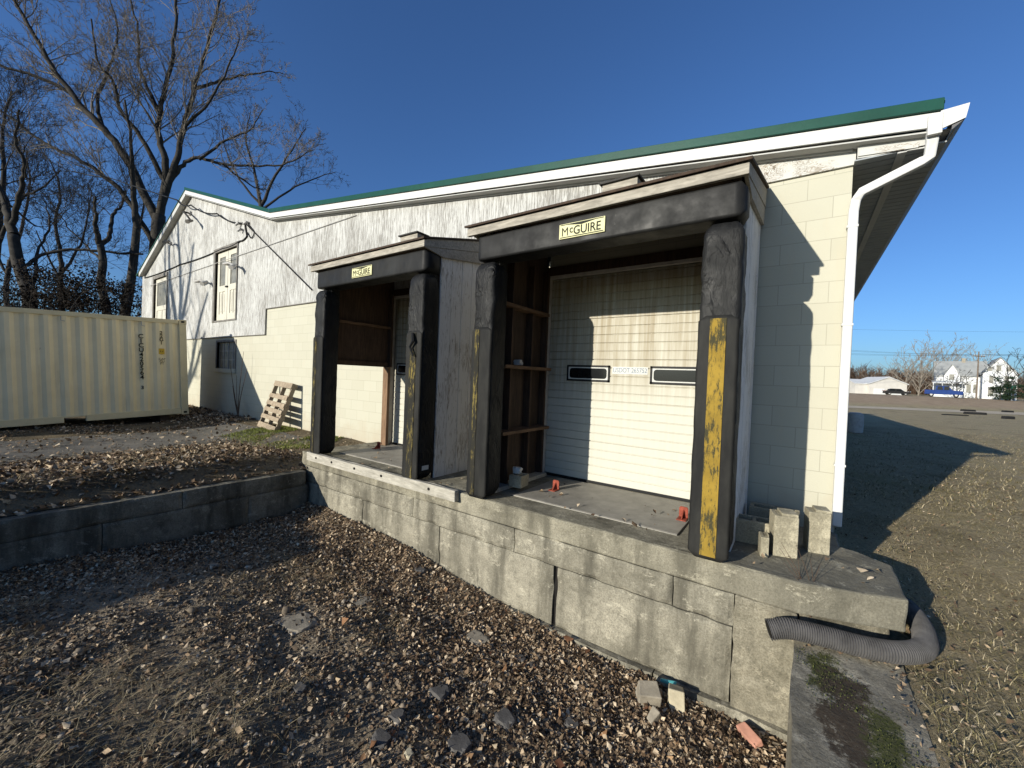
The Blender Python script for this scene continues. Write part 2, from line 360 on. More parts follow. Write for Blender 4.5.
def np_mesh(name, V, F, mat, parent=None, smooth=False):
    me = D.meshes.new(name); k = F.shape[1]
    me.vertices.add(len(V)); me.vertices.foreach_set('co', np.ascontiguousarray(V, dtype=np.float32).ravel())
    me.loops.add(F.size); me.loops.foreach_set('vertex_index', np.ascontiguousarray(F, dtype=np.int32).ravel())
    me.polygons.add(len(F)); me.polygons.foreach_set('loop_start', np.arange(0, F.size, k, dtype=np.int32))
    me.update(calc_edges=True); me.validate(); me.materials.append(MAT[mat])
    if smooth: me.polygons.foreach_set('use_smooth', [True]*len(F))
    o = D.objects.new(name, me); COL.objects.link(o)
    if parent is not None: o.parent = parent
    return o
def text(name, s, size, mat, parent, origin, xdir, ydir, align='CENTER', extrude=.0008, xs=1.0, spacing=1.0, bold=0.0, lines=1.0):
    cu = D.curves.new(name, 'FONT'); cu.body = s; cu.size = size; cu.align_x = align; cu.align_y = 'CENTER'; cu.extrude = extrude; cu.space_character = spacing; cu.offset = bold; cu.space_line = lines
    t = D.objects.new('t', cu); COL.objects.link(t)
    dg = bpy.context.evaluated_depsgraph_get(); dg.update()
    me = D.meshes.new_from_object(t.evaluated_get(dg)); D.objects.remove(t)
    X = Vector(xdir).normalized(); Y = Vector(ydir).normalized(); Z = X.cross(Y); o0 = ORIG[parent] if parent else Vector()
    for v in me.vertices:
        v.co = Vector(origin) - o0 + X*v.co.x*xs + Y*v.co.y + Z*v.co.z
    me.materials.clear(); me.materials.append(MAT[mat]); me.name = name
    o = D.objects.new(name, me); COL.objects.link(o)
    if parent: o.parent = parent; ORIG[o] = o0
    return o
def sm(a, b, x):
    t = np.clip((x-a)/(b-a), 0, 1); return t*t*(3-2*t)
def fbm(x, y, s=1.0, o=3):
    return mnoise.fractal(Vector((x*s, y*s, .37)), .9, 2.0, o)

# ------------------------------------------------------------------ ground heights
def ground_z(x, y):
    u = -.579*x + .815*y
    right = float(sm(.2, 2.5, x))
    z = right*(-.68*float(sm(4, 48, u)) + 1.85*float(sm(66, 86, u)) + .5*float(sm(95, 160, u)))
    left = float(sm(-6.3, -6.9, x))
    z += left*.80*float(sm(-.9, -3.2, y))*float(sm(-11, -8, x))  # unseen rise of the bank, shaped to shade the left of the pit
    z += left*(.03 + .17*float(sm(3.2, 4.8, y)) + .20*float(sm(-9.4, -7.0, x))*float(sm(-6.5, -6.75, x))*float(sm(4.2, 2.6, y)))
    if abs(x) < 25 and -12 < y < 30: z += .022*fbm(x, y, 1.3)
    if x > .2: z -= .045 + .05*float(sm(2.5, .8, x))*float(sm(6.5, 4.2, y))
    return z
def pit_z(x, y):
    z = -.63 - .225*float(sm(-5.5, -1.2, x)) + .12*float(sm(2.6, .2, y)) + .5*float(sm(-.5, -5.5, y))
    z += .05*fbm(x, y, 1.0) + .024*fbm(x+5, y, 3.2, 4)
    z += .10*float(sm(.45, 0, abs(y-3.45)))*float(sm(-1.0, -4.5, x))
    return z
PX0, PX1, PY0, PY1 = -6.45, .50, -6.0, 3.52
def axis(lo, hi, fine, f0, f1, keep):
    s = set(round(v, 4) for v in np.arange(f0, f1+.001, fine)); v = f1; st = fine
    while v < hi: st *= 1.25; v += st; s.add(round(v, 3))
    v = f0; st = fine
    while v > lo: st *= 1.25; v -= st; s.add(round(v, 3))
    for k in keep:
        s = {q for q in s if abs(q-k) > .06}; s.add(k)
    return sorted(s)
xs = axis(-900, 900, .3, -17, 30, (PX0, PX1)); ys = axis(-500, 1500, .3, -8, 24, (PY0, PY1))
ys = sorted(set(ys) | set(np.arange(50, 122, 2.0).tolist()))
xs = sorted(set(xs) | set(np.arange(32, 60, 2.0).tolist()))
mb = MB(); mb.v = [(x, y, ground_z(x, y)) for y in ys for x in xs]; nx = len(xs)
for j in range(len(ys)-1):
    for i in range(nx-1):
        cx = (xs[i]+xs[i+1])/2; cy = (ys[j]+ys[j+1])/2
        if PX0 < cx < PX1 and PY0 < cy < PY1: continue
        mb.f.append((j*nx+i, j*nx+i+1, (j+1)*nx+i+1, (j+1)*nx+i))
tag(mb.build('ground', 'ground', smooth=True), kind='structure')
gx = np.arange(-6.62, .54, .05); gy = np.arange(-6.05, 3.72, .05); mb = MB(); nx = len(gx)
mb.v = [(x, y, pit_z(x, y)) for y in gy for x in gx]
mb.f = [(j*nx+i, j*nx+i+1, (j+1)*nx+i+1, (j+1)*nx+i) for j in range(len(gy)-1) for i in range(nx-1)]
tag(mb.build('pit_floor', 'dirt', smooth=True), kind='structure')
def strip(name, mat, poly_fn, ulist, vlist, lift):
    mb = MB(); n = len(ulist)
    for v in vlist:
        for u in ulist:
            x, y = poly_fn(u, v); mb.v.append((x, y, ground_z(x, y)+lift))
    mb.f = [(j*n+i, j*n+i+1, (j+1)*n+i+1, (j+1)*n+i) for j in range(len(vlist)-1) for i in range(n-1)]
    return tag(mb.build(name, mat, smooth=True), kind='structure')
def uv(u, w):      # u metres out along the view axis, w metres to its right
    return (-.579*u+.815*w, .815*u+.579*w)
strip('gravel_road', 'gravel', lambda a, b: uv(56+b*9+1.2*fbm(a*.1, b*3), a), np.arange(20, 150, 1.5), np.linspace(0, 1, 8), .03)
strip('asphalt_path', 'asphalt', lambda a, b: (-12.0+a*2.6 + (1-2*a)*.12*fbm(b, 3*a, .9) + (a*1.6*float(sm(2.2, 4.3, b))), b), np.linspace(0, 1, 9), np.arange(-6, 4.5, .2), .008)

# ------------------------------------------------------------------ retaining walls and dock
def chipped(mb, a0, a1, z0, z1, f, back, axis_):
    """a cast block whose exposed face is uneven and chipped along its edges"""
    L = a1-a0; H = z1-z0; na = max(3, int(L/.035)); nz = max(3, int(H/.03)); out = -1 if axis_ == 'x' else 1
    def P(a, d, z): return (a, d, z) if axis_ == 'x' else (d, a, z)
    V = []
    for k in range(nz+1):
        for i in range(na+1):
            a = a0+L*i/na; z = z0+H*k/nz
            e = min(a-a0, a1-a, z-z0, z1-z)
            q = mnoise.noise(Vector((a*2.1+f*5, z*2.1, 1.7)))*.003 + mnoise.noise(Vector((a*14, z*14, f*9)))*.0025
            if e < .045:
                c = max(0, mnoise.noise(Vector((a*7.3, z*7.3, f*3+4)))+.12)
                q -= c*.034*(1-e/.045)**1.4
            if e < .012: q -= .006
            V.append(P(a, f+out*q, z))
    n = na+1; F = [(k*n+i, k*n+i+1, (k+1)*n+i+1, (k+1)*n+i) for k in range(nz) for i in range(na)]
    base = len(V)
    ring = [i for i in range(n)] + [k*n+na for k in range(1, nz+1)] + [nz*n+i for i in range(na-1, -1, -1)] + [k*n for k in range(nz-1, 0, -1)]
    for r in ring:
        v = V[r]; V.append((v[0], back, v[2]) if axis_ == 'x' else (back, v[1], v[2]))
    m = len(ring); F += [(ring[i], ring[(i+1) % m], base+(i+1) % m, base+i) for i in range(m)]
    F.append(tuple(base+i for i in range(m))[::-1])
    mb.add(V, F)
def blocks(mb, rows, fixed, axis_, gap=.007, jit=.004):
    for (z0, z1, joints) in rows:
        for a, b in zip(joints[:-1], joints[1:]):
            o = random.uniform(-.006, .006); f0, f1 = fixed
            if axis_ == 'x': chipped(mb, a+gap/2, b-gap/2, z0+gap/2, z1-gap/2, f0+o, f1, 'x')
            else: chipped(mb, a+gap/2, b-gap/2, z0+gap/2, z1-gap/2, f1+o, f0, 'y')
rw = thing('retaining_wall', 'low dark concrete retaining wall along the leafy bank left of the pit', 'retaining wall', (-6.5, 0, -.9))
mb = MB(); blocks(mb, [(-1.1, -.62, [-5.6, -3.9, -2.1, -.35, 1.42, 3.40]), (-.62, -.225, [-5.6, -3.5, -2.0, -.4, 1.07, 2.55, 3.40]), (-.225, .0, [-5.6, -4.2, -2.6, -1.2, .25, 1.79, 3.36])], (-6.72, -6.3), 'y')
blocks(mb, [(.004, .40, [-5.6, -4.0, -2.6, -1.35]), (.404, .80, [-5.6, -4.4, -3.2, -2.2])], (-6.70, -6.3), 'y')  # upper courses out of view, added for their shadow on the pit floor
mb.build('block_course', 'concrete_dark', rw)
MB().box(-6.70, -6.335, -5.5, 3.36, -1.05, -.04).build('joint_core', 'black_joint', rw)
ww = thing('wing_wall', 'broad low concrete wing wall with moss patches at the right of the pit', 'retaining wall', (.3, 2, -.9))
mb = MB()
n = 26
top = []
for i in range(n+1):
    yy = 3.52 - i*(5.2/n)
    top.append((.03+.02*fbm(yy, 1, 2), yy, .575+.02*fbm(yy, 9, 2)+ .035*min(1, i/8)))
for i in range(n):
    (a0, y0, b0), (a1, y1, b1) = top[i], top[i+1]
    zt = -.085
    m_ = 6
    ring = []
    for (a, y, b) in ((a0, y0, b0), (a1, y1, b1)):
        xs_ = [a + (b-a)*k/m_ for k in range(m_+1)]
        ring.append([(a, y, -1.0), (a, y, zt-.02)] + [(x_, y, zt+.008*fbm(x_, y, 5)) for x_ in xs_[0:]] + [(b+.005, y, zt-.03), (b+.01, y, -1.0)])
    k = len(ring[0]); mb.add(ring[0]+ring[1], [(j, j+1, k+j+1, k+j) for j in range(k-1)])
mb.build('wall_top', 'concrete_wing', ww)
dk = thing('loading_dock', 'long raised concrete dock ledge of large blocks under both shelters', 'loading dock', (-3, 4.2, -.8))
mb = MB()
blocks(mb, [(-.20, .045, [-6.62, -5.49, -3.92, -2.35, -.78, -.34])], (3.45, 4.3), 'x')
blocks(mb, [(-.785, -.20, [-6.62, -4.95, -3.43, -1.872])], (3.452, 4.3), 'x', gap=.013); blocks(mb, [(-.785, -.20, [-1.838, -.34])], (3.452, 4.3), 'x', gap=.013)
blocks(mb, [(-1.2, -.785, [-6.62, -5.6, -4.0, -2.42, -.9, .04])], (3.405, 4.3), 'x', gap=.01)
mb.build('block_course', 'concrete', dk)
# cast cap with an uneven edge
def rough_slab(poly, z0, z1, step=.10, amp=.006):
    pts = []
    for (a, b) in zip(poly, poly[1:]+poly[:1]):
        L = math.dist(a, b); k = max(1, int(L/step))
        for i in range(k):
            t = i/k; pts.append((a[0]+(b[0]-a[0])*t, a[1]+(b[1]-a[1])*t))
    def j(p, s): return (p[0]+amp*fbm(p[0]+s, p[1], 6), p[1]+amp*fbm(p[0], p[1]+s, 6))
    n = len(pts); V = []
    nz = max(2, int((z1-z0)/.06))
    for k in range(nz+1):
        z = z0+(z1-z0)*k/nz
        for p in pts:
            q = j(p, z*7); V.append((q[0], q[1], z + (amp*.7*fbm(p[0]*3, p[1]*3, 3) if k == nz else 0)))
    F = [(k*n+i, k*n+(i+1) % n, (k+1)*n+(i+1) % n, (k+1)*n+i) for k in range(nz) for i in range(n)]
    F += [tuple(range(n))[::-1], tuple(nz*n+i for i in range(n))]
    return MB().add(V, F)
rough_slab([(-6.62, 3.45), (.06, 3.452), (.62, 3.64), (.635, 4.30), (.45, 4.46), (.33, 4.50), (.33, 4.9), (-6.62, 4.9)], .047, .260, amp=.012).build('cap_slab', 'concrete_deck', dk, bevel=.014)
rough_slab([(-.338, 3.450), (.05, 3.456), (.05, 4.3), (-.338, 4.3)], -1.2, .046, amp=.011).build('corner_pier', 'concrete_pier', dk, bevel=.012)
rough_slab([(.056, 3.50), (.55, 3.70), (.57, 4.28), (.40, 4.42), (.056, 4.42)], -.7, .045, amp=.012).build('slab_footing', 'concrete_pier', dk, bevel=.012)
MB().box(-6.58, .0, 3.49, 4.3, -1.1, .04).build('joint_core', 'black_joint', dk)
tb = rough_slab([(-6.34, 3.375), (-3.13, 3.375), (-3.13, 3.444), (-6.34, 3.444)], .165, .295, step=.2, amp=.006)
o = tb.build('bumper_timber', 'timber', None, bevel=.008); tag(o, 'weathered grey timber with bolt holes along the ledge under the far dock', 'timber beam')
ORIG[o] = Vector()
for xx in (-6.05, -5.62, -5.05, -4.45, -3.55): MB().cyl((xx, 3.366, .24), (xx, 3.372, .24), .017, 10).build('bolt_hole', 'black_joint', o)

def leveler(x0, x1, label):
    t = thing('dock_leveler', label, 'dock leveler', ((x0+x1)/2, 4.3, .262), group=None)
    mb = MB(); mb.box(x0, x1, 3.80, 4.88, .258, .272)
    mb.build('deck_plate', 'steel_plate', t, bevel=.002)
    for a, b in ((x0-.012, x0-.001), (x1+.001, x1+.012)): MB().box(a, b, 3.8, 4.88, .255, .268).build('side_gap', 'black_joint', t)
    mb = MB(); mb.box(x0, x1, 3.786, 3.80, .258, .270); mb.build('lip_edge', 'steel_plate', t)
leveler(-2.62, -.84, 'grey steel leveler plate in front of the wide sunlit dock door')
leveler(-6.10, -4.25, 'grey steel leveler plate in the floor of the far dock')
def bracket(x, y, label):
    t = thing('stop_bracket', label, 'bracket', (x, y, .272), group='red steel stop brackets on the dock floor')
    a = MB().box(x-.045, x+.045, y-.07, y+.05, .272, .282); a.build('foot_plate', 'red_paint', t, bevel=.002)
    b = MB(); b.prism([(x-.042, .282), (x+.042, .282), (x+.042, .37), (x+.03, .385), (x-.03, .385), (x-.042, .37)], 'y', y+.035, y+.047)
    b.build('upright_plate', 'red_paint', t, bevel=.002)
    c = MB(); c.prism([(y-.05, .282), (y+.035, .282), (y+.035, .36)], 'x', x-.005, x+.005); c.build('gusset', 'red_paint', t)
    return t
bracket(-2.36, 4.28, 'red steel bracket on the dock floor near the left edge of the wide sunlit door')
bracket(-.90, 4.26, 'red steel bracket on the dock floor beside the yellow striped pad')
bracket(-5.98, 4.42, 'small red bracket on the floor of the far dock')

# ------------------------------------------------------------------ building
WY = 4.92
bd = thing('warehouse_building', 'long pale warehouse with cream block base, peeling white siding and green roof edge', 'warehouse', (-11, WY, 0))
def top_wall(x):   # underside of the rake along the front wall
    P = [(-23.0, 5.12), (-17.2, 7.33), (-10.97, 5.34), (.9, 3.80)]
    for (a, za), (b, zb) in zip(P[:-1], P[1:]):
        if x <= b: return za+(zb-za)*(x-a)/(b-a)
    return P[-1][1]
D1 = (-2.92, -.55, .262, 2.98); D2 = (-6.30, -3.86, .262, 2.98)
WIN = (-14.66, -13.30, 1.53, 2.32)
mb = MB(); BT = .2
def wbox(x0, x1, z0, z1): mb.box(x0, x1, WY, WY+BT, z0, z1)
wbox(-22.8, WIN[0], -.6, 2.47); wbox(WIN[0], WIN[1], -.6, WIN[2]); wbox(WIN[0], WIN[1], WIN[3], 2.47); wbox(WIN[1], -11.43, -.6, 2.47)
wbox(-11.43, D2[0], -.6, 3.14); wbox(D2[0], D2[1], D2[3], 3.14); wbox(D2[1], D1[0], -.6, 3.14); wbox(D2[0], D2[1], -.6, .25); wbox(D1[0], D1[1], -.6, .25)
wbox(D1[0], D1[1], D1[3], 3.70); wbox(D1[1], .31, -.6, 3.70)
mb.box(.11, .31, WY+BT, 36, -.8, 3.85); mb.box(-22.8, .31, 36, 36.2, -1, 5.0); mb.box(-22.8, -22.6, WY+BT, 36, -.6, 5.1)
mb.build('block_wall', 'block', bd)
# upper siding (with the two doorways left open)
HD = (-14.86, -13.29, 2.98, 5.06); ND = (-21.1, -19.5, 2.75, 4.92)
mb = MB(); SY = WY-.025
def sid(x0, x1, z0, z1=None):
    if z1 is None: mb.prism([(x0, z0), (x1, z0), (x1, top_wall(x1)), (x0, top_wall(x0))], 'y', SY, WY+.12)
    else: mb.box(x0, x1, SY, WY+.12, z0, z1)
sid(-22.8, ND[0], 2.472); sid(ND[0], ND[1], ND[3]); sid(ND[0], ND[1], 2.472, ND[2]); sid(ND[1], -17.2, 2.472); sid(-17.2, HD[0], 2.472)
sid(HD[0], HD[1], HD[3]); sid(HD[0], HD[1], 2.472, HD[2]); sid(HD[1], -11.43, 2.472); sid(-11.43, -10.97, 3.142); sid(-10.97, -3.05, 3.142); sid(-3.05, -.952, 3.702)
mb.build('siding', 'siding', bd)
mb = MB(); mb.prism([(-.95, 3.702), (.325, 3.702), (.325, 3.94), (-.95, top_wall(-.95)+.06)], 'y', SY-.004, WY+.1); mb.build('plywood_band', 'ply_band', bd)
mb = MB(); mb.box(-22.8, -11.44, SY-.012, SY+.002, 2.455, 2.474); mb.box(-11.445, -11.425, SY-.012, SY+.002, 2.455, 3.15); mb.box(-11.425, -6.4, SY-.012, SY+.002, 3.125, 3.145)
mb.build('drip_edge', 'frame_gray', bd)
# rakes
RY = WY-.2
def rake(P, h, y0, y1, name, mat, dz=0, bevel=.004):
    mb = MB()
    for (a, za), (b, zb) in zip(P[:-1], P[1:]):
        mb.prism([(a, za+dz), (b, zb+dz), (b, zb+dz+h), (a, za+dz+h)], 'y', y0, y1)
    return mb.build(name, mat, bd, bevel=bevel)
RK = [(-17.2, 7.30), (-10.97, 5.285), (.955, 3.725)]
RKL = [(-22.55, 5.16), (-17.2, 7.30)]
rake(RK, .12, RY, RY+.025, 'rake_fascia', 'white_paint', dz=.055); rake(RKL, .17, RY, RY+.025, 'rake_fascia', 'gray_soffit')
rake([(-17.2, 7.48), (-10.97, 5.463), (.85, 3.918)], .095, RY-.03, RY+.004, 'roof_trim', 'green_metal')
rake([(-17.2, 7.33), (-10.97, 5.315), (.93, 3.755)], .012, RY+.025, WY+.02, 'rake_soffit', 'gray_soffit', bevel=0)
rake([(-22.5, 5.2), (-17.2, 7.33)], .012, RY+.025, WY+.02, 'rake_soffit', 'gray_soffit', bevel=0)
rake([(-10.97, 5.29), (-3.05, 4.255), (.3, 3.82)], .06, SY-.03, SY-.006, 'frieze_board', 'gray_soffit')
# roof decks run back over the building
mb = MB()
for (a, za), (b, zb) in (((-23.0, 5.24), (-17.2, 7.545)), ((-17.2, 7.545), (-10.97, 5.53)), ((-10.97, 5.53), (.86, 3.985))):
    mb.prism([(a, za), (b, zb), (b, zb+.03), (a, za+.03)], 'y', RY+.006, 36.4)
mb.build('roof', 'roof_metal', bd)
# right eave: boxed gutter fascia, ribbed soffit
MB().prism([(.90, 3.735), (.972, 3.80), (.985, 3.905), (.955, 3.905), (.935, 3.83), (.90, 3.83)], 'y', RY-.03, 36.3).build('gutter', 'pvc_gray', bd)
mb = MB(); mb.prism([(.80, 3.74), (.972, 3.80), (.99, 3.91), (.83, 3.90)], 'y', RY-.045, RY-.032); mb.build('gutter_end', 'white_paint', bd)
mb = MB()
yy = WY-.10
while yy < 36: mb.box(.312, .90, yy, yy+.10, 3.70, 3.712); mb.box(.312, .90, yy+.10, yy+.115, 3.708, 3.715); yy += .115
mb.build('eave_soffit', 'soffit_ribbed', bd)
MB().box(.60, .66, WY-.1, 36, 3.688, 3.699).build('soffit_strip', 'gray_soffit', bd)
mb = MB(); mb.prism([(.33, 3.72), (.80, 3.685), (.80, 3.79), (.33, 3.86)], 'y', WY-.10, WY-.075); mb.build('eave_board', 'gray_soffit', bd)
mb = MB(); mb.prism([(.335, 3.735), (.73, 3.70), (.73, 3.745), (.335, 3.80)], 'y', WY-.112, WY-.101); mb.build('peeling_strip', 'ply_band', bd)
# downspout
ds = [(.80, WY-.17, 3.86), (.80, WY-.17, 3.70), (.795, WY-.13, 3.585), (.75, WY-.12, 3.565), (.37, WY-.11, 3.40), (.335, WY-.085, 3.34), (.325, WY-.068, 3.24), (.322, WY-.065, .34)]
def square_tube(pts, w, d):
    mb = MB(); pts = [Vector(p) for p in pts]; n = len(pts)
    for i, p in enumerate(pts):
        t = (pts[min(i+1, n-1)]-pts[max(i-1, 0)]).normalized()
        s_ = Vector((0, 1, 0)); a = s_.cross(t).normalized()
        for (u_, v_) in ((-1, -1), (1, -1), (1, 1), (-1, 1)): mb.v.append(tuple(p + a*u_*w/2 + s_*v_*d/2))
    for i in range(n-1):
        for k in range(4): mb.f.append((i*4+k, i*4+(k+1) % 4, (i+1)*4+(k+1) % 4, (i+1)*4+k))
    mb.f += [(3, 2, 1, 0), tuple((n-1)*4+k for k in range(4))]
    return mb
dsp = square_tube(ds, .075, .07).build('downspout', 'white_paint', bd, bevel=.012)
mb = MB(); mb.box(.757, .843, RY-.055, RY-.015, 3.72, 3.885); mb.build('outlet_box', 'white_paint', dsp, bevel=.004)
for zz in (.9, 2.2, 3.1): MB().box(.280, .364, WY-.106, WY-.024, zz, zz+.02).build('pipe_strap', 'white_paint', dsp)
MB().box(.255, .298, WY-.06, WY-.005, .27, .36).build('outlet_shoe', 'lamp_gray', dsp, bevel=.005)
# basement window
fr = MB(); a, b, c, d = WIN
fr.box(a-.06, b+.05, WY-.02, WY+.05, d, d+.06); fr.box(a-.06, a, WY-.02, WY+.06, c, d); fr.box(b, b+.05, WY-.02, WY+.06, c, d)
win = fr.build('window', 'frame_gray', bd)
MB().box(a, b, WY+.07, WY+.08, c, d).build('pane', 'pane_glass', win)
mb = MB()
for k in range(1, 4): mb.box(a+(b-a)*k/4-.012, a+(b-a)*k/4+.012, WY+.055, WY+.069, c, d)
for k in (1, 2): mb.box(a, b, WY+.056, WY+.068, c+(d-c)*k/3-.01, c+(d-c)*k/3+.01)
mb.build('muntins', 'lamp_gray', win)
MB().box(a-.08, b+.08, WY-.05, WY+.06, c-.13, c-.004).build('sill', 'block', win, bevel=.008)
# upper double door
def house_door(hole, double, name):
    a, b, c, d = hole
    mb = MB(); mb.box(a-.14, a, SY-.03, WY+.06, c-.05, d+.12); mb.box(b, b+.06, SY-.03, WY+.06, c-.05, d+.12); mb.box(a, b, SY-.03, WY+.06, d, d+.12); mb.box(a, b, SY-.02, WY+.06, c-.05, c)
    root = mb.build(name, 'frame_gray', bd, bevel=.006)
    n = 2 if double else 1; w = (b-a)/n
    for k in range(n):
        x0 = a+k*w+.01; x1 = a+(k+1)*w-.01; y = WY+.02
        zs = c+(d-c)*.48
        m = MB(); st = .17
        m.box(x0, x0+st, y, y+.04, c, d); m.box(x1-st, x1, y, y+.04, c, d); m.box(x0+st, x1-st, y, y+.04, c, c+.2); m.box(x0+st, x1-st, y, y+.04, d-.16, d); m.box(x0+st, x1-st, y, y+.04, zs-.12, zs+.06)
        m.box(x0+st, x1-st, y+.018, y+.03, c+.2, zs-.12)
        xm = (x0+x1)/2
        m.box(xm-.03, xm+.03, y+.002, y+.04, c+.2, zs-.12)
        for (p, q) in ((x0+st+.04, xm-.07), (xm+.07, x1-st-.04)): m.box(p, q, y+.008, y+.03, c+.26, zs-.18)
        lf = m.build('door_leaf', 'panel_white', root, bevel=.005)
        MB().box(x0+st, x1-st, y+.02, y+.03, zs+.06, d-.16).build('pane', 'pane_glass', lf)
    if double: MB().box((a+b)/2-.08, (a+b)/2+.05, WY-.02, WY+.01, c+(d-c)*.47, c+(d-c)*.47+.04).build('handle', 'black_trim', root)
house_door(HD, True, 'double_door'); house_door(ND, False, 'upper_door')
# overhead doors
def overhead(D_, wins, label, usdot):
    x0, x1, z0, z1 = D_
    Y = WY+.05; mb = MB(); prof = []; z = z0+.01; pitch = .107; i = 0
    while z < z1+.25:
        g = .018 if i % 5 == 0 else .011
        prof += [(Y+g, z), (Y+g, z+.006), (Y, z+.011), (Y, z+pitch-.004)]; z += pitch; i += 1
    n = len(prof); k = 2
    V = [(x0-.05, *p) for p in prof] + [(x1+.05, *p) for p in prof]
    mb.add(V, [(j, n+j, n+j+1, j+1) for j in range(n-1)])
    mb.box(x0-.05, x1+.05, Y+.03, Y+.06, z0, z1+.3)
    dr = mb.build('overhead_door', 'door', bd); dr['label'] = label
    for (a, b, c, d) in wins:
        f = MB(); f.box(a-.03, b+.03, Y-.012, Y+.01, c-.03, c-.004); f.box(a-.03, b+.03, Y-.012, Y+.01, d+.004, d+.03); f.box(a-.03, a-.004, Y-.012, Y+.01, c-.03, d+.03); f.box(b+.004, b+.03, Y-.012, Y+.01, c-.03, d+.03)
        w = f.build('window', 'black_trim', dr)
        g = MB(); r = .035; pts = []
        for (cx, cz, a0) in ((b-r-.012, d-r-.01, 0), (a+r+.012, d-r-.01, 90), (a+r+.012, c+r+.01, 180), (b-r-.012, c+r+.01, 270)):
            for t in range(0, 91, 30): pts.append((cx+r*math.cos(math.radians(a0+t)), cz+r*math.sin(math.radians(a0+t))))
        MB().box(a-.004, b+.004, Y-.008, Y-.002, c-.004, d+.004).build('inner_frame', 'label_white', w)
        g.prism(pts, 'y', Y-.0105, Y-.0085); g.build('pane', 'dark_glass', w)
    if usdot:
        MB().box(-1.97, -1.52, Y-.004, Y-.001, 1.70, 1.79).build('number_label', 'label_white', dr)
        text('number_lettering', 'USDOT 265752', .082, 'label_gray_ink', dr, (-1.745, Y-.005, 1.745), (1, 0, 0), (0, 0, 1), xs=.80)
    MB().box(x0, x1, Y-.02, Y+.03, z0-.002, z0+.03).build('bottom_seal', 'black_trim', dr)
overhead(D1, [(-2.585, -2.03, 1.62, 1.775), (-1.46, -.90, 1.62, 1.775)], 'white ribbed overhead door with two black windows', True)
overhead(D2, [(-6.17, -5.66, 1.60, 1.755), (-4.7, -4.15, 1.60, 1.755)], 'white ribbed overhead door in shade', False)
mb = MB()
for D_ in (D1, D2):
    x0, x1, z0, z1 = D_
    mb.box(x0-.03, x0+.02, WY-.045, WY+.045, z0, z1+.08); mb.box(x1-.02, x1+.10, WY-.045, WY+.045, z0, z1+.08); mb.box(x0+.02, x1-.02, WY-.04, WY+.045, z1, z1+.08)
mb.build('door_jamb', 'jamb_white', bd, bevel=.004)

# ------------------------------------------------------------------ dock shelters
F = 3.43
def cushion(mb, axis_, a, b, u0, u1, w0, w1, r=.04, amp=.004, step=.04, fold=None, seed=0, capr=.03):
    """soft rectangular pad: rounded section swept along an axis with fabric ripples"""
    sec = []
    for (cu, cw, a0) in ((u1-r, w1-r, 0), (u0+r, w1-r, 90), (u0+r, w0+r, 180), (u1-r, w0+r, 270)):
        for t in range(0, 91, 22): sec.append((cu+r*math.cos(math.radians(a0+t)), cw+r*math.sin(math.radians(a0+t)), math.cos(math.radians(a0+t)), math.sin(math.radians(a0+t))))
    # subdivide flats
    S = []
    for p, q in zip(sec, sec[1:]+sec[:1]):
        L = math.dist(p[:2], q[:2]); k = max(1, int(L/.05))
        for i in range(k):
            t = i/k; S.append(tuple(p[j]+(q[j]-p[j])*t for j in range(4)))
    n = len(S); N = max(2, int((b-a)/step)); base = len(mb.v)
    for i in range(N+1):
        t = a+(b-a)*i/N
        e = min(t-a, b-t); sh = 1 - .34*max(0, 1-e/capr)**2
        for (u, w, nu, nw) in S:
            cu, cw = (u0+u1)/2, (w0+w1)/2
            A = amp if fold is None else fold(t)
            q = A*(mnoise.noise(Vector((u*7+seed, w*7, t*5))) + .6*mnoise.noise(Vector((u*14+seed, w*14+t*6, t*13))))
            uu = cu+(u-cu)*sh + nu*q; vv = cw+(w-cw)*sh + nw*q
            mb.v.append((uu, vv, t) if axis_ == 'z' else (t, uu, vv))
    for i in range(N):
        for k in range(n): mb.f.append((base+i*n+k, base+i*n+(k+1) % n, base+(i+1)*n+(k+1) % n, base+(i+1)*n+k))
    mb.f.append(tuple(base+k for k in range(n))[::-1]); mb.f.append(tuple(base+N*n+k for k in range(n)))
    return mb
def roof_z(y): return 3.235 + (y-(F-.08))*.262
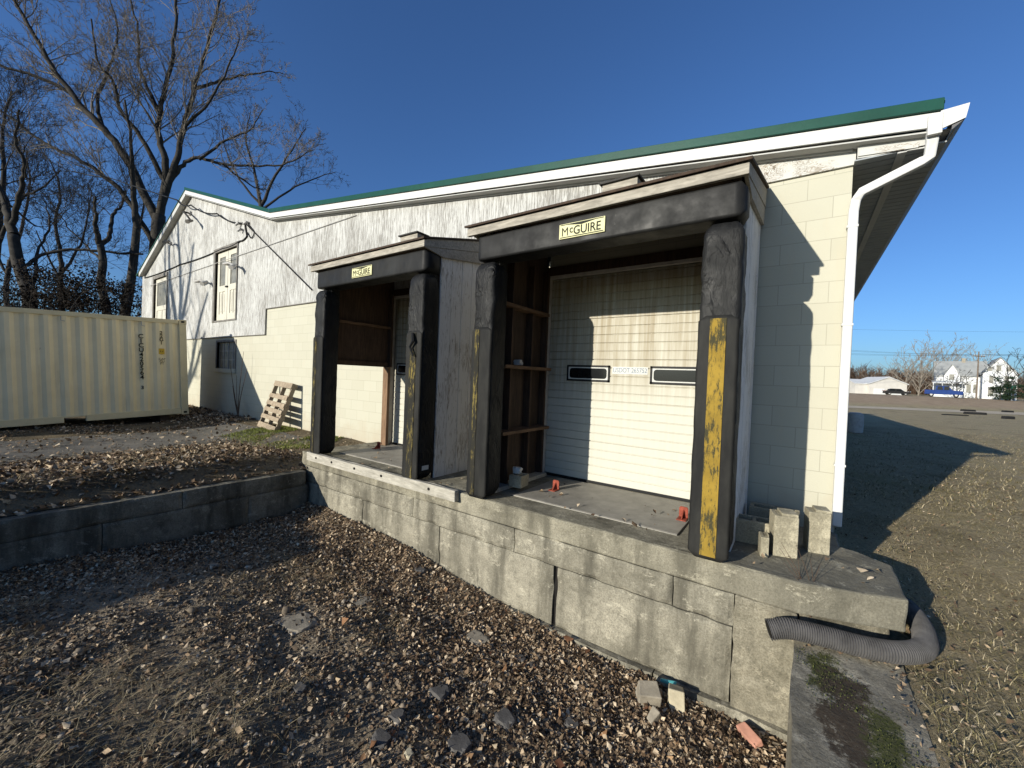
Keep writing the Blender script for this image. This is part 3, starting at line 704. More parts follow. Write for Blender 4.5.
def shelter(x0, x1, label, open_left, sx, seed, worn):
    t = thing('dock_shelter', label, 'dock shelter', ((x0+x1)/2, F+.7, .26), group=None)
    mb = MB(); cushion(mb, 'x', x0, x1, F, F+.27, 2.875, 3.14, r=.025, amp=.0025, seed=seed, capr=.03); mb.build('header_pad', 'vinyl_flat', t, smooth=True)
    mb = MB()
    for fx in (.2, .55, .78): mb.box(x0+(x1-x0)*fx-.002, x0+(x1-x0)*fx+.002, F-.008, F-.001, 2.89, 3.12)
    MB().box(x0-.09, x1+.015, F-.055, F-.015, 3.147, 3.232).build('front_board', 'gray_wood', t, bevel=.004)
    MB().prism([(F-.085, roof_z(F-.085)), (WY-.03, roof_z(WY-.03)), (WY-.03, roof_z(WY-.03)+.022), (F-.085, roof_z(F-.085)+.022)], 'x', x0-.11, x1+.035).build('roof', 'dark_wood', t)
    for xa, nm in ((x1-.02, 'rake_board'), (x0-.03, 'rake_board')):
        y0 = F-.014; y1 = WY-.035
        mb = MB(); mb.prism([(y0, 3.145), (F+.28, 3.10), (y1, roof_z(y1)-.37), (y1, roof_z(y1)-.19), (y0, roof_z(y0)-.10)], 'x', xa, xa+.028)
        mb.prism([(y0, roof_z(y0)-.098), (y1, roof_z(y1)-.186), (y1, roof_z(y1)-.004), (y0, roof_z(y0)-.004)], 'x', xa+.004, xa+.034)
        mb.build(nm, 'gray_wood', t, bevel=.003)
    # right outer wall: vertical boards
    mb = MB(); y = F+.28; k = 0
    while y < WY-.04:
        w = min(.20, WY-.035-y); o = random.uniform(-.002, .003)
        mb.prism([(y+.003, .262), (y+w-.003, .262), (y+w-.003, roof_z(y+w)-.10), (y+.003, roof_z(y)-.10)], 'x', x1-.045+o, x1-.025+o); y += w
    mb.build('side_panel', 'side_boards', t, bevel=.002)
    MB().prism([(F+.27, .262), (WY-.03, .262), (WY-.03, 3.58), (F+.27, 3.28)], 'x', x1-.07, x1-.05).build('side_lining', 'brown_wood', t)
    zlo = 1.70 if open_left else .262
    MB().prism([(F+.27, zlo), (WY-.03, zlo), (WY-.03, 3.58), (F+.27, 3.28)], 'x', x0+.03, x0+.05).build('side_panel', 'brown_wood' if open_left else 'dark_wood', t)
    # studs, shelves
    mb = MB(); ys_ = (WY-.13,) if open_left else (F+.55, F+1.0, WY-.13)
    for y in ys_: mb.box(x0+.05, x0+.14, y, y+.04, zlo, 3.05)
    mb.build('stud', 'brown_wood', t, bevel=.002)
    if open_left:
        MB().box(x0+.02, x0+.16, WY-.19, WY-.135, .262, 1.70).build('corner_post', 'stud_wood', t, bevel=.003)
        MB().box(x0+.05, x0+.12, F+.27, WY-.13, 2.40, 2.44).build('shelf', 'shelf_wood', t, bevel=.002)
        MB().box(x0+.051, x0+.10, F+.27, WY-.14, 1.70, 1.78).build('shelf', 'brown_wood', t, bevel=.002)
    else:
        for z, d in ((2.44, .14), (1.71, .20), (.93, .20)): MB().box(x0+.05, x0+.05+d, F+.30, WY-.15, z, z+.038).build('shelf', 'shelf_wood', t, bevel=.002)
        MB().box(x0+.05, x0+.19, F+.27, WY-.06, .264, .31).build('sill_plate', 'timber', t, bevel=.003)
    mb = MB()
    for k in range(6):
        x = x0+.25+(x1-x0-.5)*k/5; mb.prism([(F+.28, 3.03), (WY-.04, 3.03+.36), (WY-.04, 3.03+.5), (F+.28, 3.03+.16)], 'x', x-.02, x+.02)
    mb.build('rafters', 'shelf_wood', t)
    MB().box(x0+.06, x1-.08, WY-.055, WY-.046, 3.02, 3.14).build('lintel_board', 'brown_wood', t)
    for side, (a, b) in enumerate(((x0+.01, x0+.285), (x1-.285, x1))):
        mb = MB()
        def fold(z): return .013 if z > 2.2 else .005
        cushion(mb, 'z', .285, 2.845, a, b, F-.02, F+.25, r=.04, fold=fold, seed=seed+side*3.7, capr=.11)
        p = mb.build('side_pad', 'vinyl', t, smooth=True)
        mb = MB(); cushion(mb, 'z', .272, 2.135, a-.002, b-.004, F-.030, F-.0, r=.02, amp=.004, seed=seed+side, capr=.04); mb.build('wear_panel', 'pad_front', p, smooth=True)
        if side == 0: c0, c1 = a+.055, a+.115
        else: c0, c1 = b-.20, b-.088
        mb = MB(); N = 40; V = []
        for i in range(N+1):
            z = .30+(2.11-.30)*i/N
            for x in (c0, (c0+c1)/2, c1): V.append((x, F-.0365-.0006*math.sin(z*40), z))
        mb.add(V, [(i*3+k, i*3+k+1, i*3+k+4, i*3+k+3) for i in range(N) for k in (0, 1)])
        mb.build('guide_stripe', worn[side], p)
    for a, b in ((x0+.035, x0+.25), (x1-.25, x1-.05)):
        MB().box(a, b, F+.12, F+.25, 2.70, 2.93).build('leak_filler', 'vinyl', t)  # added fillers that stop sun leaking between header and side pads
    # nameplate
    y = F-.012
    sp = MB().box(sx, sx+.462, y-.003, y+.012, 2.935, 3.075).build('name_plate', 'sign_cream', t, bevel=.003)
    for ch, px_, zz, sz in (('M', .062, 2.995, .112), ('c', .128, 3.012, .10), ('GUIRE', .287, 2.995, .112)):
        text('plate_lettering', ch, sz, 'ink', sp, (sx+px_, y-.0045, zz), (1, 0, 0), (0, 0, 1), xs=.88, bold=0 if ch == 'M' else .0012)
    m = MB(); m.box(sx+.012, sx+.45, y-.0055, y-.0032, 2.944, 2.951)
    m.prism([(sx+.06, 3.066), (sx+.40, 3.066), (sx+.23, 3.043)], 'y', y-.0055, y-.0032); m.box(sx+.012, sx+.45, y-.0056, y-.0031, 3.062, 3.068)
    m.build('plate_rule', 'ink', sp)
    return t
sh1 = shelter(-3.0, -.385, 'nearer black padded dock shelter around the wide sunlit door', False, -1.945, 1.3, ('yellow_worn', 'yellow_stripe'))
sh2 = shelter(-6.31, -3.80, 'farther black padded dock shelter with an open lower left side', True, -5.33, 5.9, ('yellow_worn', 'yellow_worn'))
MB().box(-3.862, -3.80+.003, F+.09, F+.17, .40, .47)
lab = MB().box(-3.801, -3.796, F+.05, F+.16, .40, .455); lab.build('pad_label', 'label_white', sh2)
mb = MB(); mb.tube([(-3.93, F-.06, 2.10), (-3.90, F-.075, 2.0), (-3.955, F-.075, 1.93), (-3.90, F-.065, 1.82)], [.02, .022, .015, .012], 6); mb.build('torn_flap', 'black_trim', sh2)
def roof_box(x, y, label):
    z = roof_z(y)-.02
    t = thing('light_box', label, 'light fixture', (x, y, z), group=None)
    MB().box(x-.19, x+.19, y-.10, y+.10, z+.02, z+.26).build('housing', 'gray_wood', t, bevel=.004)
    MB().box(x-.215, x+.215, y-.13, y+.12, z+.26, z+.278).build('lid', 'dark_metal', t)
    MB().box(x-.05, x-.03, y-.02, y+.02, z+.278, z+.32).build('conduit_stub', 'dark_metal', t)
    MB().box(x-.18, x-.13, y-.07, y+.07, z-.02, z+.02).build('foot', 'dark_wood', t); MB().box(x+.13, x+.18, y-.07, y+.07, z-.02, z+.02).build('foot', 'dark_wood', t)
roof_box(-1.63, 4.18, 'grey wooden box on the roof of the nearer dock shelter'); roof_box(-4.92, 4.18, 'small grey box on the roof of the farther dock shelter')

# ------------------------------------------------------------------ blocks, hose, rubble
def cinder(x, y, z, w, d, h, rot, label, name='cinder_block', upright=True, matn='cinder', group='cinder blocks at the corner of the dock'):
    t = thing(name, label, 'cinder block', (x, y, z), rot, group)
    wall = .032; m = MB()
    # an H-section block: two face shells, two ends and a middle web
    if upright:   # cells run front to back
        f = -d/2+wall
        m.box(-w/2, w/2, -d/2, f, 0, h)
        m.box(-w/2, -w/2+wall, f, d/2, 0, h); m.box(w/2-wall, w/2, f, d/2, 0, h)
        m.box(-w/2+wall, w/2-wall, f, d/2, 0, wall); m.box(-w/2+wall, w/2-wall, f, d/2, h/2-wall/2, h/2+wall/2); m.box(-w/2+wall, w/2-wall, f, d/2, h-wall, h)
        m.box(-w/2+.05, w/2-.002, -d/2+.006, d/2-.01, h-.001, h+.022)
    else:
        m.box(-w/2, w/2, -d/2, -d/2+wall, 0, h); m.box(-w/2, w/2, d/2-wall, d/2, 0, h)
        for xx in (-w/2, -wall/2, w/2-wall): m.box(xx, xx+wall, -d/2+wall, d/2-wall, 0, h-.002)
    m.build('shell', matn, t, bevel=.005)
    return t
cinder(.155, 4.25, .262, .15, .17, .335, .18, 'upright cinder block standing beside the white downspout foot')
cinder(-.07, 3.98, .262, .165, .18, .325, .25, 'upright cinder block between the short block and the one by the downspout')
cinder(-.195, 3.86, .262, .055, .14, .155, .2, 'smallest narrow piece of cinder block at the foot of the dock pad')
cinder(-.285, 4.12, .262, .30, .19, .195, .1, 'shaded cinder block lying with its hollow cells up behind the dock pad', upright=False)
cinder(-.16, 4.62, .262, .40, .19, .195, .0, 'dark shaded cinder block lying against the wall behind the upright blocks', upright=False)
cinder(-2.70, 4.02, .31, .16, .2, .14, .1, 'grey cinder block tucked inside the nearer shelter on its sill', upright=False, group=None)
# corrugated hose
def catmull(P, n=14):
    P = [Vector(p) for p in P]; P = [P[0]*2-P[1]] + P + [P[-1]*2-P[-2]]; out = []
    for i in range(1, len(P)-2):
        for k in range(n):
            t = k/n; a, b, c, d = P[i-1], P[i], P[i+1], P[i+2]
            out.append(.5*((2*b)+(c-a)*t+(2*a-5*b+4*c-d)*t*t+(3*b-a-3*c+d)*t**3))
    out.append(P[-2]); return out
path = catmull([(-.11, 3.24, -.02), (.0, 3.28, .01), (.18, 3.335, .005), (.38, 3.385, -.005), (.55, 3.45, -.005), (.68, 3.59, -.01), (.735, 3.78, -.01), (.745, 4.04, -.01), (.72, 4.3, -.03), (.70, 4.5, -.09)], 80)
L = [0]
for a, b in zip(path[:-1], path[1:]): L.append(L[-1]+(b-a).length)
pts = []; rad = []; s = 0; i = 0; pitch = .0135
while s < L[-1]:
    while i < len(L)-2 and L[i+1] < s: i += 1
    t = (s-L[i])/max(1e-9, L[i+1]-L[i]); pts.append(path[i].lerp(path[i+1], t))
    k = round(s/(pitch/4)) % 4
    rad.append((.065, .065, .0575, .0575)[k]); s += pitch/4
hs = MB().tube(pts, rad, 22, cap=False).build('drain_hose', 'hose_gray', smooth=False)
tag(hs, 'grey corrugated drain hose curving round the corner of the concrete slab', 'hose')
ORIG[hs] = Vector()
MB().tube([pts[0]+Vector((-.001, 0, 0)), pts[10], pts[60]], [.052, .052, .05], 20, cap=True).build('hose_bore', 'black_joint', hs)
def rock(mb, c, r, seed, squash=.6, n=2, stretch=(1, 1)):
    phi = (1+5**.5)/2; V = [Vector(v).normalized() for v in ((-1, phi, 0), (1, phi, 0), (-1, -phi, 0), (1, -phi, 0), (0, -1, phi), (0, 1, phi), (0, -1, -phi), (0, 1, -phi), (phi, 0, -1), (phi, 0, 1), (-phi, 0, -1), (-phi, 0, 1))]
    Fc = [(0, 11, 5), (0, 5, 1), (0, 1, 7), (0, 7, 10), (0, 10, 11), (1, 5, 9), (5, 11, 4), (11, 10, 2), (10, 7, 6), (7, 1, 8), (3, 9, 4), (3, 4, 2), (3, 2, 6), (3, 6, 8), (3, 8, 9), (4, 9, 5), (2, 4, 11), (6, 2, 10), (8, 6, 7), (9, 8, 1)]
    for _ in range(n):
        mid = {}; nf = []
        def m_(a, b):
            k = (min(a, b), max(a, b))
            if k not in mid: V.append(((V[a]+V[b])/2).normalized()); mid[k] = len(V)-1
            return mid[k]
        for (a, b, c_) in Fc:
            x, y, z = m_(a, b), m_(b, c_), m_(c_, a); nf += [(a, x, z), (b, y, x), (c_, z, y), (x, y, z)]
        Fc = nf
    out = []
    for v in V:
        q = v*(1+.45*mnoise.noise(v*1.3+Vector((seed*3.1, seed, 0)))+.12*mnoise.noise(v*4+Vector((seed, 0, 0))))
        q = Vector((max(-.78, min(.78, q.x)), max(-.78, min(.8, q.y)), max(-.7, min(.72, q.z))))
        out.append((c[0]+q.x*r*stretch[0], c[1]+q.y*r*stretch[1], c[2]+q.z*r*squash))
    mb.add(out, Fc); return mb
def crumple(name, c, r, seed, mat, label, cat):
    m = MB(); rock(m, c, r, seed, .7, 3, (1, .8)); return tag(m.build(name, mat), label, cat)
crumple('plastic_bag', (-2.85, 4.12, 1.79), .065, 3, 'lamp_gray', 'crumpled grey bag on the middle shelf inside the nearer shelter', 'bag')
crumple('paper_scrap', (-2.74, 4.04, .49), .07, 6, 'label_white', 'crumpled pale scrap on the block inside the nearer shelter', 'litter')
def ray_pit(px, py):
    d = (CF + CR*((px-512)/FPX) - CU*((py-384)/FPX)); t = 2.2/max(1e-3, -d.z)
    for _ in range(12):
        p = CAM+d*t; t = (pit_z(p.x, p.y)-1.6)/d.z
    return CAM+d*t
def loose(name, px, py, r, mat, label, cat, squash=.6, stretch=(1, 1), seed=0, lift=.3, n=2, group=None):
    p = ray_pit(px, py); rock(mb_ := MB(), (p.x, p.y, p.z+r*squash*lift), r, seed, squash, n, stretch)
    return tag(mb_.build(name, mat), label, cat, group)
# angular broken blocks by the foot of the ledge
def chunk(name, px, py, dims, rot, tilt, mat, label, cat, lift):
    p = ray_pit(px, py); R_ = Matrix.Rotation(rot, 3, 'Z') @ Matrix.Rotation(tilt, 3, 'X')
    m = MB(); m.obox((p.x, p.y, p.z+lift), R_ @ Vector((1, 0, 0)), R_ @ Vector((0, 1, 0)), R_ @ Vector((0, 0, 1)), dims)
    m.v = [tuple(c+random.uniform(-.012, .012) for c in v) for v in m.v]
    return tag(m.build(name, mat, bevel=.008), label, cat)
chunk('concrete_chunk', 648, 703, (.16, .13, .13), .5, .3, 'rock_gray', 'pale grey broken concrete block leaning at the foot of the ledge', 'rubble', .06)
chunk('concrete_chunk', 676, 708, (.12, .11, .16), .35, -.25, 'rock_tan', 'tan broken block standing beside a pale grey one below the ledge', 'rubble', .06)
chunk('broken_stone', 655, 722, (.05, .10, .10), -.5, .7, 'rock_gray', 'thin pale stone flake in front of the pale grey block', 'rubble', .02)
chunk('plastic_scrap', 668, 694, (.11, .02, .03), .2, .3, 'teal_plastic', 'scrap of teal plastic behind the two broken blocks', 'litter', .10)
chunk('broken_brick', 750, 741, (.15, .075, .05), -.75, .5, 'brick_red', 'broken red brick lying in the leaves near the wing wall', 'brick', .035)
loose('flat_stone', 297, 622, .22, 'rock_gray', 'flat pale tan stone sunk in the dirt left of the pit centre', 'stone', .12, (1, .7), 2, .0)
loose('flat_stone', 360, 600, .14, 'rock_gray', 'pale flat stone among the leaves near the ledge foot', 'stone', .16, (1, .8), 5, .1)
loose('asphalt_chunk', 478, 641, .14, 'rock_gray', 'flat grey asphalt slab among brown leaves at the centre of the pit', 'rubble', .25, (1, .8), 8)
for i, (px, py, r) in enumerate(((505, 722, .10), (420, 572, .08), (440, 694, .09), (458, 748, .10), (398, 718, .07), (520, 660, .07), (572, 726, .06), (380, 742, .08), (436, 620, .06), (300, 690, .06))):
    loose('dark_rock', px, py, r, 'rock_dark', 'dark rough rock half buried in the leaf litter of the pit', 'rock', .6, (1, .8), 11+i, .05, 2, 'dark rocks in the pit')
loose('pale_stone', 409, 757, .035, 'rock_tan', 'small rounded pale stone at the bottom of the pit', 'stone', .8, (1, 1), 3, .5)
# dry weed on the slab
def weed(name, paths, r, mat, label, cat):
    m = MB()
    for P in paths: m.tube(catmull(P, 6), [r*(1-.7*i/(len(catmull(P, 6))-1)) for i in range(len(catmull(P, 6)))], 5)
    return tag(m.build(name, mat), label, cat)
wb = Vector((.12, 3.52, .02)); P = []
for i in range(9):
    e = wb+Vector((random.uniform(-.28, .12), random.uniform(-.08, .12), random.uniform(.1, .45))); P.append([wb, wb.lerp(e, .4)+Vector((random.uniform(-.03, .03), -.02, .05)), e])
weed('dry_weed', P, .004, 'twig', 'leafless brown weed growing at the front edge of the corner slab', 'weed')
P = []; sb = Vector((-12.35, WY-.25, .26))
for dx, h in ((-.8, 1.5), (-.3, 1.1), (.1, 1.75), (.35, 1.3), (-.55, .8)):
    P.append([sb, sb+Vector((dx*.35, 0, h*.4)), sb+Vector((dx, .05, h))])
weed('sapling', P, .014, 'twig', 'thin bare sapling growing at the foot of the cream wall', 'sapling')

# ------------------------------------------------------------------ pallet
pl = thing('pallet', 'weathered wooden pallet leaning on the cream wall beside the farther shelter', 'pallet', (-10.2, 4.6, .15))
o_ = Vector((-10.72, 4.48, .17)); ax = Vector((1.0, -.10, -.03)).normalized(); ay = Vector((.36, .33, 1.1)); ay = (ay-ax*ay.dot(ax)).normalized(); az = ax.cross(ay)
def pb(mb, u, v, w, du, dv, dw): mb.obox(o_+ax*(u+du/2)+ay*(v+dv/2)+az*(w+dw/2), ax, ay, az, (du, dv, dw))
W_, H_ = 1.1, 1.18
for u in (0, W_/2-.02, W_-.04):
    m = MB(); pb(m, u, 0, -.09, .04, H_, .09); m.build('stringer', 'pallet_wood', pl, bevel=.003)
m = MB()
for v, h in ((0, .14), (.24, .10), (.42, .10), (.58, .10), (.76, .10), (H_-.13, .13)): pb(m, 0, v, .001, W_, h, .018)
m.build('front_deck', 'pallet_wood', pl, bevel=.002)
m = MB()
for v in (0, .3, .55, .8, H_-.09): pb(m, 0, v, -.11, W_, .09, .018)
m.build('back_deck', 'pallet_wood', pl, bevel=.002)

# ------------------------------------------------------------------ container
ct = thing('shipping_container', 'cream corrugated shipping container standing on the yard at the left', 'shipping container', (-13.86, 4.02, .235), math.radians(1.5))
ct.rotation_euler = (math.radians(2.6), 0, math.radians(2.2))
CL, CW, CH = 6.06, 2.44, 2.59     # local: x = -CW..0, y = -CL..0
m = MB()
def corr(sgn, x, m):
    y = -CL+.12; prof = []
    pit = .278
    while y < -.12:
        for dy, dx in ((0, 0), (.070, 0), (.139, -.038), (.209, -.038)):
            if y+dy < -.12: prof.append((y+dy, x+sgn*dx))
        y += pit
    prof.append((-.12, x)); k = len(prof)
    m.add([(p[1], p[0], .17) for p in prof]+[(p[1], p[0], CH-.10) for p in prof], [(i, i+1, k+i+1, k+i) for i in range(k-1)])
corr(1, -.015, m); corr(-1, -CW+.015, m)
m.build('side_wall', 'container_paint', ct)
m = MB(); m.box(-CW+.06, -.06, -CL+.05, -.05, .16, .2); m.box(-CW+.03, -.03, -CL+.02, -.03, CH-.06, CH-.03); m.box(-CW+.1, -.1, -.07, -.04, .15, CH-.1); m.box(-CW+.1, -.1, -CL+.04, -CL+.07, .15, CH-.1); m.build('roof', 'container_rail', ct)
m = MB()
for x in (-.10, -CW): m.box(x, x+.10, -CL+.17, -.17, CH-.115, CH-.012)
m.build('top_rail', 'container_rail', ct, bevel=.006)
for x in (-.09, -CW):
    m = MB()
    for (a, b) in ((-CL+.17, -CL+2.0), (-CL+2.36, -2.36), (-2.0, -.17)): m.box(x, x+.09, a, b, .02, .17)
    m.box(x, x+.09, -CL+2.0, -CL+2.36, .135, .17); m.box(x, x+.09, -2.36, -2.0, .135, .17)
    m.build('bottom_rail', 'container_rail', ct, bevel=.005)
for x in (-.13, -CW-.0):
    for y in (-.16, -CL):
        MB().box(x, x+.13, y, y+.16, .12, CH-.12).build('corner_post', 'container_rail', ct, bevel=.008)
        for z in (0, CH-.118):
            c = MB().box(x-.004, x+.136, y-.004, y+.168, z, z+.118).build('corner_casting', 'container_rail', ct, bevel=.008)
            m = MB(); xx = x+.137 if x > -1 else x-.006
            m.box(xx, xx+.002, y+.045, y+.12, z+.035, z+.085); m.build('casting_hole', 'black_joint', c)
m = MB()
for y in (-.95, -2.35, -3.6, -4.8): m.tube([(.0, y, CH-.13), (.03, y, CH-.14), (.03, y, CH-.22), (.03, y+.06, CH-.235), (.005, y+.06, CH-.235)], .009, 6)
m.build('lashing_rings', 'lamp_gray', ct)
EY = (0, 1, 0); EZ = (0, 0, 1)
text('container_number', '\n'.join('CICU420564'), .15, 'ink', ct, (.0, -.965, CH-1.03), EY, EZ, bold=.003, lines=.78)
text('container_number', '3', .12, 'ink', ct, (.0, -.965, CH-1.82), EY, EZ, bold=.003)
text('type_code', '\n'.join('22G1'), .115, 'ink', ct, (.0, -.55, CH-.52), EY, EZ, bold=.003, lines=.78)
MB().box(-.018, -.010, -.61, -.49, CH-.95, CH-.80).build('yellow_label', 'label_yellow', ct)
text('label_lettering', '8 6', .06, 'ink', ct, (-.009, -.55, CH-.875), EY, EZ)
text('weight_lettering', '\n'.join(('CAP', 'CU', 'FT')), .075, 'ink', ct, (.0, -.55, CH-1.14), EY, EZ, lines=.8)
for y in (-.5, -CL+.5, -2.9):
    MB().box(-CW+.1, -.1, y-.1, y+.1, -.30, .02).build('support_block', 'dark_wood', ct)

# ------------------------------------------------------------------ wall lamps and cables
def lamp(p, head, label, white=False):
    p = Vector(p); h = Vector(head)
    t = thing('wall_lamp', label, 'wall lamp', p)
    MB().obox(p, (1, 0, 0), (0, 1, 0), (0, 0, 1), (.16, .05, .12)).build('base_plate', 'lamp_gray', t, bevel=.008)
    m = MB(); q = p+Vector((.1, -.2, -.03)); m.tube([p, q, p.lerp(h, .6)+Vector((0, -.1, .05)), h], .03, 8); m.build('arm', 'dark_metal' if not white else 'lamp_gray', t)
    m = MB(); m.tube([h+Vector((-.06, .05, .04)), h+Vector((.05, -.05, -.02)), h+Vector((.13, -.14, -.09))], [.035, .05, .065], 12); m.build('lamp_head', 'lamp_gray' if white else 'frame_gray', t)
lamp((-17.2, 4.86, 6.75), (-16.3, 4.65, 6.25), 'flood lamp on a long bent arm just under the gable peak')
lamp((-19.2, 4.86, 6.05), (-18.6, 4.65, 5.95), 'lamp arm fixed to the left rake of the gable below the peak')
lamp((-13.7, 4.86, 4.55), (-12.98, 4.72, 4.40), 'small lamp on a curved arm at the upper right of the double door', True)
lamp((-15.95, 4.86, 4.28), (-15.2, 4.75, 4.18), 'pale bracket lamp on the siding left of the double door', True)
def cable(pts, r, label, mat='cable_black', sag=0.0):
    m = MB(); P = []
    pts = [Vector(p) for p in pts]
    for a, b in zip(pts[:-1], pts[1:]):
        for i in range(12):
            t = i/12; P.append(a.lerp(b, t)-Vector((0, 0, sag*4*t*(1-t))))
    P.append(pts[-1]); m.tube(P, r, 6)
    return tag(m.build('service_cable', mat), label, 'cable')
def wall_pt(px, py, y=4.872):
    d = (CF + CR*((px-512)/FPX) - CU*((py-384)/FPX)); return CAM + d*(y/d.y)
J = wall_pt(245, 223)
cable([at(60, 158, 30), wall_pt(177, 200, 4.66), wall_pt(191, 205, 4.68), wall_pt(217, 213.6, 4.8), J], .022, 'thick black service cable reaching the wall from the trees past the gable peak', sag=.1)
cable([J, wall_pt(247, 236), wall_pt(240, 241), wall_pt(223, 248.5), wall_pt(180, 264.5), wall_pt(144.5, 278)], .02, 'black cable looping from the insulators along the wall to the left corner', sag=.04)
cable([J, wall_pt(312, 290)], .014, 'thin black cable slanting from the insulators down towards the farther shelter')
cable([wall_pt(356, 215), wall_pt(150, 286)], .009, 'thin pale wire crossing the siding above the double door', 'lamp_gray')
ins = thing('cable_bracket', 'white insulators and drip loops where the cables meet the siding', 'cable bracket', J)
for i, (a, b) in enumerate(((240, 229), (246, 222), (238, 223))):
    q = wall_pt(a, b, 4.82); MB().tube([q+Vector((0, .07, 0)), q, q+Vector((-.06, -.04, -.06))], [.03, .045, .03], 8).build('insulator', 'lamp_gray', ins)
m = MB(); m.tube(catmull([wall_pt(248, 224), wall_pt(254, 232), wall_pt(251, 238), wall_pt(247, 232)], 8), .014, 5); m.build('drip_loop', 'cable_black', ins)

# ------------------------------------------------------------------ trees
def rvec(rn): 
    while True:
        v = Vector((rn.uniform(-1, 1), rn.uniform(-1, 1), rn.uniform(-1, 1)))
        if .05 < v.length < 1: return v.normalized()
def limb_path(p, d, L, rn, up=.12, wob=.22, n=6):
    pts = [Vector(p)]; d = Vector(d).normalized()
    for i in range(n):
        d = (d + rvec(rn)*wob + Vector((0, 0, up))*(.6)).normalized(); pts.append(pts[-1]+d*L/n)
    return pts
def sprout(mb, pts, r0, r1, rn, depth, minr, dens, lenf, up=.12):
    n = len(pts); L = sum((b-a).length for a, b in zip(pts[:-1], pts[1:]))
    cnt = max(1, int(dens*(3+L*.9)))
    for _ in range(cnt):
        t = rn.uniform(.18, 1)**.8; f = t*(n-1); i = min(n-2, int(f)); p = pts[i].lerp(pts[i+1], f-i)
        d = (pts[i+1]-pts[i]).normalized(); side = rvec(rn); side = (side-d*side.dot(d)).normalized()
        nd = (d*rn.uniform(.5, 1.0)+side*rn.uniform(.5, 1.0)+Vector((0, 0, .12))).normalized()
        r = max(minr, (r0+(r1-r0)*t)*rn.uniform(.35, .6)); l = L*lenf*rn.uniform(.45, 1.0)*(1.1-.5*t)
        q = limb_path(p, nd, l, rn, up, .30, 5 if depth > 1 else 4)
        mb.tube(q, [r*(1-.75*k/(len(q)-1)) for k in range(len(q))], 5 if depth > 1 else 3, cap=False)
        if depth > 1: sprout(mb, q, r, r*.3, rn, depth-1, minr, dens, lenf, up)
def traced(mb, pp, depth, r0, r1, rn, dj=2.5):
    k = len(pp); d0 = rn.uniform(-dj, dj); P = [at(x, y, depth + d0*i/max(1, k-1)) for i, (x, y) in enumerate(pp)]
    P = catmull(P, 5) if k > 2 else P
    P = [p+rvec(rn)*.05 for p in P]
    n = len(P); mb.tube(P, [r0+(r1-r0)*(i/(n-1))**.8 for i in range(n)], 9, cap=False); return P
def tree(label, depth, trunk, limbs, r0, seed, dens=1.0, minr=.012, levels=3, ground=0.0, group=None, lenf=.5):
    rn = random.Random(seed); b = at(*trunk[0], depth)
    t = thing('bare_tree', label, 'tree', (b.x, b.y, ground), group=group)
    m = MB(); P = [Vector((b.x+.1, b.y, ground-.2))] + [at(x, y, depth) for x, y in trunk]; Pc = catmull(P, 6); n = len(Pc)
    m.tube(Pc, [r0*(1.15-.35*i/(n-1)) for i in range(n)], 12); m.build('trunk', 'bark', t, smooth=True)
    for (pp, a, c) in limbs:
        big = MB(); tw = MB()
        Q = traced(big, pp, depth, a*r0, c*r0, rn); sprout(tw, Q, a*r0*.5, c*r0*.55, rn, levels, minr, dens, lenf)
        lb = big.build('limb', 'bark', t, smooth=True); tw.build('twigs', 'bark_pale' if seed == 1 else 'bark', lb)
tree('large spreading bare tree behind the gable end', 24,
     [(152, 330), (156, 260), (159, 215)],
     [([(158, 222), (130, 165), (104, 129), (83, 108), (60, 78), (40, 45), (20, 10), (10, -12)], .62, .16),
      ([(84, 108), (66, 90), (35, 76), (0, 66), (-25, 55)], .34, .10),
      ([(154, 245), (128, 200), (104, 176), (76, 158), (44, 143), (12, 118), (-20, 100)], .42, .10),
      ([(160, 215), (166, 165), (158, 135), (160, 112), (170, 70), (175, 25), (178, -20)], .55, .14),
      ([(161, 205), (175, 165), (184, 128), (196, 82), (210, 36), (224, -15)], .52, .13),
      ([(163, 195), (180, 168), (196, 158), (222, 163), (252, 166), (288, 163), (312, 150)], .36, .07),
      ([(196, 88), (215, 82), (240, 76), (264, 72), (284, 74)], .26, .06),
      ([(164, 180), (142, 138), (122, 112), (114, 84), (98, 60), (92, 20)], .38, .09),
      ([(104, 130), (98, 100), (110, 65), (118, 30), (108, -5)], .28, .08),
      ([(200, 160), (226, 140), (250, 130), (262, 110)], .22, .06),
      ([(160, 112), (140, 70), (138, 30), (128, -10)], .30, .08),
      ([(222, 163), (250, 185), (268, 190)], .18, .05),
      ([(182, 130), (210, 100), (232, 60), (240, 35)], .22, .06)], .39, 1, dens=2.5, minr=.008, levels=3, lenf=.42)
G = 'bare trees behind the container'
tree('dark bare tree leaning left behind the left end of the container', 21, [(30, 305), (24, 280), (18, 262), (13, 235)],
     [([(13, 236), (6, 205), (-6, 180), (-20, 150)], .8, .3), ([(12, 225), (20, 190), (24, 165), (16, 140), (20, 110)], .5, .14), ([(22, 270), (40, 255), (70, 250), (110, 252), (142, 254)], .34, .2), ([(30, 300), (36, 272), (38, 252), (50, 225), (45, 205)], .4, .1)], .27, 2, dens=1.9, levels=3, minr=.008, lenf=.7, group=G)
tree('slender bare tree with a twisted fork above the middle of the container', 22, [(107, 316), (101, 285), (103, 262), (100, 243)],
     [([(100, 244), (95, 228), (96, 214), (94, 196)], .8, .25), ([(101, 246), (110, 234), (114, 215), (120, 206), (126, 190)], .7, .2), ([(102, 262), (86, 246), (70, 230), (60, 215)], .35, .1)], .19, 3, dens=1.8, levels=3, minr=.008, lenf=.8, group=G)
